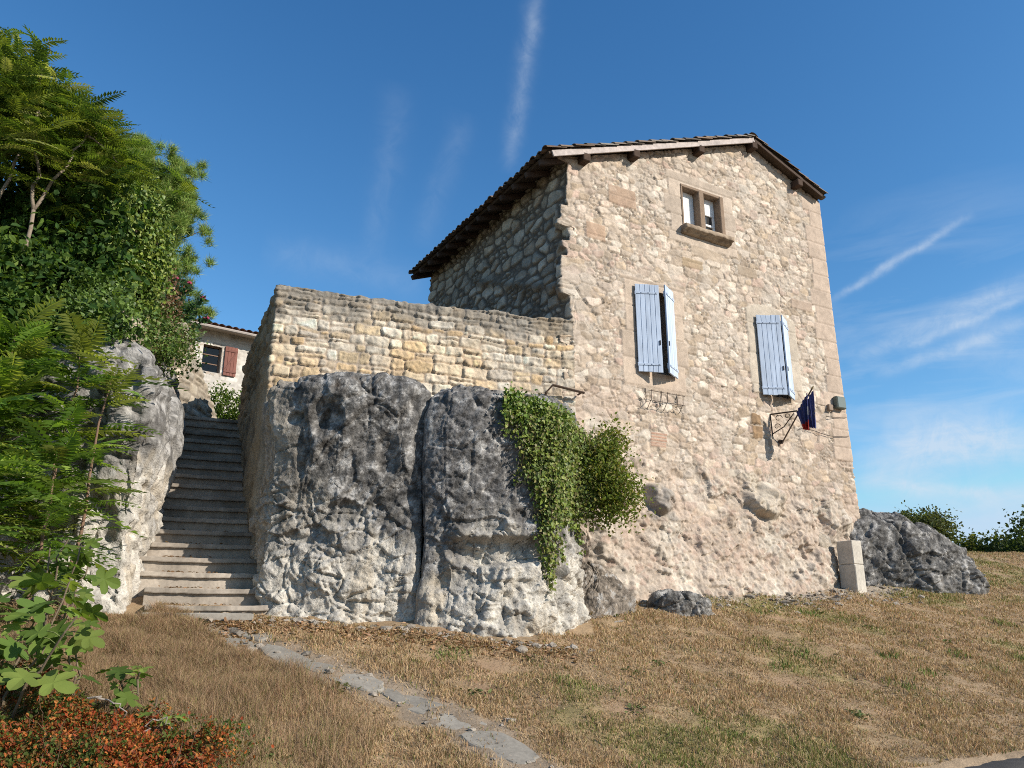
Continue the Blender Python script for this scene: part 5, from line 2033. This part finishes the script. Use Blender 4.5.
# ------------------------------------------------------------------ red and green ground cover, lower left
rng = np.random.default_rng(55)
n = 190000
x = rng.uniform(-5.2, -1.35, n)
y = rng.uniform(4.2, 7.3, n)
q = np.stack([x, y, 0 * x], -1)
lim = (1 - ss(5.95, 6.6, y + .5 * fbm(q * 1.6, 3, seed=2) + .38 * (x + 3.2))) * (1 - ss(-2.1, -1.75, x + .4 * fbm(q * 1.5, 3, seed=8)))
mk = rng.random(n) < lim
x, y = x[mk], y[mk]
n = len(x)
q = np.stack([x, y, 0 * x], -1)
hgt = .08 + .24 * np.clip(fbm(q * 3.0, 4, .6, seed=5) + .35, 0, 1.2)
zz = gz(x, y) + hgt * np.sqrt(rng.random(n)) + .03
red = ss(-.15, .25, fbm(q * 1.8, 3, seed=6) + .35 * rng.normal(size=n))
cr = pick(rng, n, [(.30, .065, .022), (.36, .11, .03), (.22, .05, .02), (.40, .16, .045), (.26, .09, .04)], .3)
cg = pick(rng, n, [(.07, .10, .02), (.10, .12, .03), (.05, .075, .02), (.14, .09, .03)], .3)
g = Geo()
cl = np.where((red > .35)[:, None], cr, cg)
place(g, T_OVAL, np.stack([x, y, zz], -1), rdir(rng, n) + (0, 0, .2), np.array((.2, -.3, .9)) + .6 * rng.normal(size=(n, 3)), rng.uniform(.012, .036, n), cl)
for _ in range(260):
    k = rng.integers(0, n)
    b_ = np.array((x[k], y[k], float(gz(x[k:k + 1], y[k:k + 1])[0])))
    limb(g, b_, b_ + np.array((rng.normal(0, .12), rng.normal(0, .1), rng.uniform(.15, .42))), .003, .0015, rng.normal(0, .03, 3), rng, (.28, .17, .11))
tag(g.build('ground_cover', M_LEAF), 'low mat of rust red and green leaves in the lower left corner', 'ground cover', kind='stuff')

# ------------------------------------------------------------------ grass
rng = np.random.default_rng(66)


def grass(n, ylo, yhi, sides=False):
    y = ylo * (yhi / ylo) ** rng.random(n)
    x = y * rng.uniform(-.72, .74, n)
    if sides:
        x = y * np.where(rng.random(n) < .5, rng.uniform(.72, 1.5, n), rng.uniform(-1.6, -.7, n))
    q = np.stack([x, y, 0 * x], -1)
    Dn = -.5 * x + .866 * y
    S = .866 * x + .5 * y
    b = bare_mask(x, y)
    ok = (rng.random(n) > b * .9) & (Dn > 4.42)
    # keep out of walls and rocks
    ok &= ~((Dn > 9.55) & (x > .9) & (S < 12.4))
    ok &= ~((y > np.where(x > .3, 9.95, 9.3)) & (x < 1.0) & (x > -4.2))
    ok &= ~((y > 8.7) & (x < -3.9))
    x, y, q, Dn, b = x[ok], y[ok], q[ok], Dn[ok], b[ok]
    return x, y, q


def add_blades(g, x, y, q, hmin, hmax, wid, cols_fn, lean=.5):
    n = len(x)
    hh = rng.uniform(hmin, hmax, n) * (.75 + .9 * np.clip(fbm(q * 1.7, 4, .6, seed=41), -.55, .8))
    zz = gpos(x, y)
    az = rng.uniform(0, 2 * np.pi, n)
    dx, dy = np.cos(az), np.sin(az)
    ln = np.abs(rng.normal(0, lean, n)) * hh
    la = rng.uniform(0, 2 * np.pi, n)
    w = wid * rng.uniform(.6, 1.4, n) * (.12 + y / 9.5)
    B = np.stack([x, y, zz - .01], -1)
    W = np.stack([dx * w, dy * w, 0 * w], -1)
    Lm = np.stack([np.cos(la) * ln, np.sin(la) * ln, hh], -1)
    M = B + Lm * np.array((.38, .38, .62))
    V = np.stack([B - W, B + W, M - W * .65, M + W * .65, B + Lm], 1)
    F = (np.arange(n) * 5)[:, None, None] + np.array([[0, 1, 3], [0, 3, 2], [2, 3, 4]])[None]
    g.add(V.reshape(-1, 3), F.reshape(-1, 3), np.repeat(cols_fn(x, y, q, n), 5, 0))


def lawn_col(x, y, q, n):
    gm = green_mask(x, y)
    dry = pick(rng, n, [(.34, .235, .125), (.385, .28, .155), (.275, .185, .10), (.415, .31, .185), (.33, .205, .115)], .25)
    grn = pick(rng, n, [(.13, .15, .035), (.17, .17, .05), (.10, .125, .03), (.24, .20, .08)], .25)
    return np.where((rng.random(n) < .10 + .55 * gm)[:, None], grn, dry)


g = Geo()
x, y, q = grass(820000, 4.6, 24)
add_blades(g, x, y, q, .022, .075, .0044, lawn_col, .8)
x, y, q = grass(260000, 3.2, 24, True)
add_blades(g, x, y, q, .03, .09, .006, lawn_col, .8)
# greener tufts
tx, ty = [], []
for _ in range(230):
    yy = 5 * (15 / 5) ** rng.random()
    xx = yy * rng.uniform(-.45, .7)
    if rng.random() < float(green_mask(np.array([xx]), np.array([yy]))[0]) + .12 and float(bare_mask(np.array([xx]), np.array([yy]))[0]) < .6:
        k = rng.integers(25, 70)
        tx.append(xx + rng.normal(0, .09, k))
        ty.append(yy + rng.normal(0, .07, k))
tx, ty = np.concatenate(tx), np.concatenate(ty)
Dn = -.5 * tx + .866 * ty
ok = (Dn > 4.8) & (Dn < 9.5) & (ty < 9.2 + .0 * tx) | ((Dn > 4.8) & (Dn < 9.5) & (tx > 1.2))
tx, ty = tx[ok], ty[ok]
add_blades(g, tx, ty, np.stack([tx, ty, 0 * tx], -1), .05, .11, .0065, lambda x, y, q, n: pick(rng, n, [(.09, .14, .03), (.12, .165, .04), (.15, .16, .05)], .25), .6)
# broad-leaved weeds here and there
for _ in range(34):
    yy = 5.4 * (13 / 5.4) ** rng.random()
    xx = yy * rng.uniform(-.4, .65)
    if not (4.8 < -.5 * xx + .866 * yy < 9.2) or (yy > 8.9 and xx < 1.2):
        continue
    k = rng.integers(10, 26)
    P_ = np.stack([xx + rng.normal(0, .05, k), yy + rng.normal(0, .05, k), np.zeros(k)], -1)
    P_[:, 2] = gpos(P_[:, 0], P_[:, 1]) + .01
    az = rng.uniform(0, 6.28, k)
    place(g, T_OVAL, P_, np.stack([np.cos(az), np.sin(az), rng.uniform(.2, .9, k)], -1), np.array((0, 0, 1.)) + .3 * rng.normal(size=(k, 3)), rng.uniform(.025, .065, k), pick(rng, k, [(.085, .11, .035), (.12, .14, .05)], .35))
tag(g.build('grass', M_GRASS), 'short sun-dried brown grass with green tufts on the slope', 'grass', kind='stuff')

# long dead grass and weeds on the bank at left
n = 300000
x = rng.uniform(-4.6, -1.0, n)
y = rng.uniform(5.2, 9.0, n)
q = np.stack([x, y, 0 * x], -1)
pd = path_dist(x, y)
side_ = (x + 3.25) * .62 + (y - 9.0) * .78        # below / left of the path
keep_ = (side_ < -.18 + .12 * fbm(q * 3, 2, seed=3)) & (pd > .22) & (rng.random(n) < .15 + .85 * (1 - ss(-2.9, -1.5, x + .4 * fbm(q, 3, seed=4)))) & ~((y > 8.6) & (x < -3.8))
x, y, q = x[keep_], y[keep_], q[keep_]
g = Geo()
add_blades(g, x, y, q, .06, .20, .0020, lambda x, y, q, n: pick(rng, n, [(.32, .22, .13), (.28, .18, .11), (.35, .25, .15), (.27, .16, .095), (.21, .18, .07)], .22), .8)
tag(g.build('dead_grass', M_GRASS), 'tangle of long brown dead grass on the bank left of the path', 'grass', kind='stuff')

# fallen leaves at the foot of the rocks
n = 2600
t = rng.random(n)
x = np.where(t < .6, rng.uniform(-3.2, .7, n), rng.uniform(-3.9, -2.6, n))
y = np.where(t < .6, 9.05 + .05 * x + rng.normal(0, .14, n), rng.uniform(8.2, 9.0, n))
g = Geo()
place(g, T_OVAL, np.stack([x, y, gpos(x, y) + .015], -1), rdir(rng, n) * np.array((1, 1, .2)), np.array((0, 0, 1.)) + .35 * rng.normal(size=(n, 3)), rng.uniform(.03, .06, n), pick(rng, n, [(.27, .15, .08), (.34, .21, .12), (.20, .11, .06)], .3))
for k in range(7):
    nl = 40 if k < 4 else 22
    t_ = rng.random(nl) ** .5
    q = np.array((-2.80, 9.34)) + sd * .28 * k + sd * (.05 + .22 * rng.random((nl, 1)) ** .6) - se * (.05 + 1.05 * t_[:, None])
    place(g, T_OVAL, np.concatenate([q, np.full((nl, 1), -.01 + .189 * (k + 1))], 1), rdir(rng, nl) * np.array((1, 1, .2)), np.array((0, 0, 1.)) + .35 * rng.normal(size=(nl, 3)), rng.uniform(.025, .05, nl), pick(rng, nl, [(.22, .13, .07), (.17, .10, .055)], .3))
tag(g.build('fallen_leaves', M_IVY), 'scatter of dry brown leaves along the foot of the rocks', 'leaf litter', kind='stuff')

# ------------------------------------------------------------------ creeper hanging on the cliff, with bushes beside it
rng = np.random.default_rng(77)
cr_ = empty('hanging_creeper', (.35, 10.6, 2.75))
tag(cr_, 'bright green creeper hanging down the corner of the grey cliff', 'creeper')
cb = np.array(cr_.location)
g, gs = Geo(), Geo()
from mathutils.bvhtree import BVHTree
_me = CLIFF.data
BV = BVHTree.FromPolygons([v.co[:] for v in _me.vertices], [p.vertices[:] for p in _me.polygons])


def face_y(x, zz, lim):
    r = BV.ray_cast(Vector((x, 5.0, zz)), Vector((0, 1, 0)))
    return min(r[0].y if r[0] is not None else 99.0, lim)


for k in range(120):
    u = rng.random() ** .8
    st = np.array((.02 + 1.38 * u, 0, 2.66 - .50 * u + rng.normal(0, .08)))
    ln = rng.uniform(.35, .8) + .75 * math.sin(math.pi * min(1, max(0, u * 1.05))) * rng.uniform(.4, 1)
    if k < 8:
        ln = rng.uniform(1.7, 2.3)
        st[0] = rng.uniform(.32, .62)
        st[2] = 2.6
    m = 26
    t = np.linspace(0, 1, m)
    xs_ = st[0] + .06 * np.sin(t * 5 + k) + .10 * t * rng.normal(0, 1)
    zs_ = st[2] - ln * t
    lim = 10.15 + .42 * st[0]
    ys_ = np.array([face_y(a_, b_, lim) for a_, b_ in zip(xs_, zs_)])
    ys_ = np.minimum(ys_, np.convolve(np.pad(ys_, 3, mode='edge'), np.ones(7) / 7, 'valid')) - rng.uniform(.03, .14)
    back = np.stack([xs_, ys_, zs_], -1)
    gs.tube(back - cb, [.007, .003], (.14, .11, .06), 4)
    nl = int(130 * ln)
    tt = rng.random(nl) ** 1.15
    q = np.stack([np.interp(tt, t, back[:, a_]) for a_ in range(3)], -1) + rng.normal(0, .055, (nl, 3)) * (1.15 - .6 * tt)[:, None]
    place(g, T_IVY, q - cb, rdir(rng, nl) * .7 + (0, -.2, -.9), np.array((.35, -.8, .45)) + .5 * rng.normal(size=(nl, 3)), rng.uniform(.025, .058, nl), pick(rng, nl, [(.105, .145, .025), (.135, .175, .03), (.075, .105, .02), (.19, .21, .045), (.15, .135, .05)], .32))
n = 3600
xx = rng.uniform(-.1, .8, n)
zz = 2.62 - .20 * xx - np.abs(rng.normal(0, .16, n))
yy = np.array([face_y(a_, b_, 10.25 + .5 * a_) for a_, b_ in zip(xx, zz)])
q = np.stack([xx, yy - np.abs(rng.normal(0, .08, n)), zz + rng.normal(.06, .06, n)], -1)
place(g, T_IVY, q - cb, rdir(rng, n) + (0, -.2, .3), np.array((.2, -.5, .7)) + .6 * rng.normal(size=(n, 3)), rng.uniform(.03, .06, n), pick(rng, n, [(.12, .18, .03), (.15, .20, .04), (.09, .14, .025)], .28))
gs.build('stem', M_BARK, cr_)
g.build('foliage', M_IVY, cr_)
OLV = [(.12, .155, .032), (.095, .13, .026), (.155, .19, .04), (.18, .16, .05)]
bush('shrub', 'loose olive green bush growing from the house wall beside the creeper', 'shrub', (1.32, 10.7, 2.18), (.42, .3, .34), 2100, .05, OLV, 121, T_OVAL, M_LEAF, 18, .11, .2, (1.1, 11.3, 2.1), 9)
bush('shrub', 'olive brown bush hanging lower right of the creeper', 'shrub', (1.32, 10.5, 1.66), (.46, .3, .50), 3600, .045, OLV, 122, T_OVAL, M_LEAF, 26, .12, .2, (1.2, 11.1, 1.5), 9)

# ------------------------------------------------------------------ trees beyond the crest
FT = [(.045, .065, .02), (.06, .08, .025), (.035, .05, .018)]


def far_tree(x, y, zb, h, rad, n, seed, label, cols, clumps=45, spread=.35, shell=.3, leaf=.26):
    rng = np.random.default_rng(seed)
    root = empty('tree', (x, y, zb))
    tag(root, label, 'tree', 'trees beyond the crest of the hill')
    P, o_, cc = blob(rng, int(n * 2.4), (0, 0, h - rad[2]), rad, clumps, spread, shell)
    g = Geo()
    leafy(g, rng, P, o_, leaf * .62, cols, T_OVAL)
    g.build('crown', M_LEAF, root)
    g = Geo()
    limb(g, np.zeros(3), np.array((0, 0, h - rad[2])), .16, .08, np.array((.1, 0, 0)), rng, (.12, .09, .07))
    for k in range(9):
        limb(g, np.array((0, 0, (h - rad[2]) * .7)), cc[k], .07, .02, np.array((0, 0, .1)), rng, (.12, .09, .07))
    g.build('trunk', M_BARK, root)


far_tree(20.5, 40, -2.0, 7.3, (1.3, 1.2, .8), 2300, 1, 'open umbrella-shaped tree beyond the crest, behind the boulder', [(.07, .085, .03), (.09, .095, .035)], 26, .28, .5, .24)
far_tree(22.0, 38, -2.0, 5.7, (1.5, 1.3, 1.3), 4200, 2, 'low yellow-green tree between the umbrella tree and the dark clump', [(.085, .10, .025), (.11, .115, .03), (.06, .08, .02)], 40, .3)
far_tree(24.3, 36, -2.0, 6.0, (2.0, 1.6, 1.9), 9000, 3, 'dense dark tree at the right edge, beyond the crest', FT, 60, .35)
far_tree(21.9, 35, -2.0, 5.3, (1.3, 1.2, 1.3), 5200, 4, 'dark rounded bush left of the dense dark tree', FT, 45, .3)
far_tree(27.2, 37, -2.0, 6.1, (2.1, 1.6, 2.0), 6000, 5, 'dark tree standing at the far right, cut by the picture edge', FT, 50, .35)
far_tree(23.2, 33.5, -2.0, 4.3, (1.8, 1.0, 1.0), 3600, 6, 'low olive scrub in front of the dense dark tree', [(.09, .095, .03), (.06, .07, .022)], 45, .25)
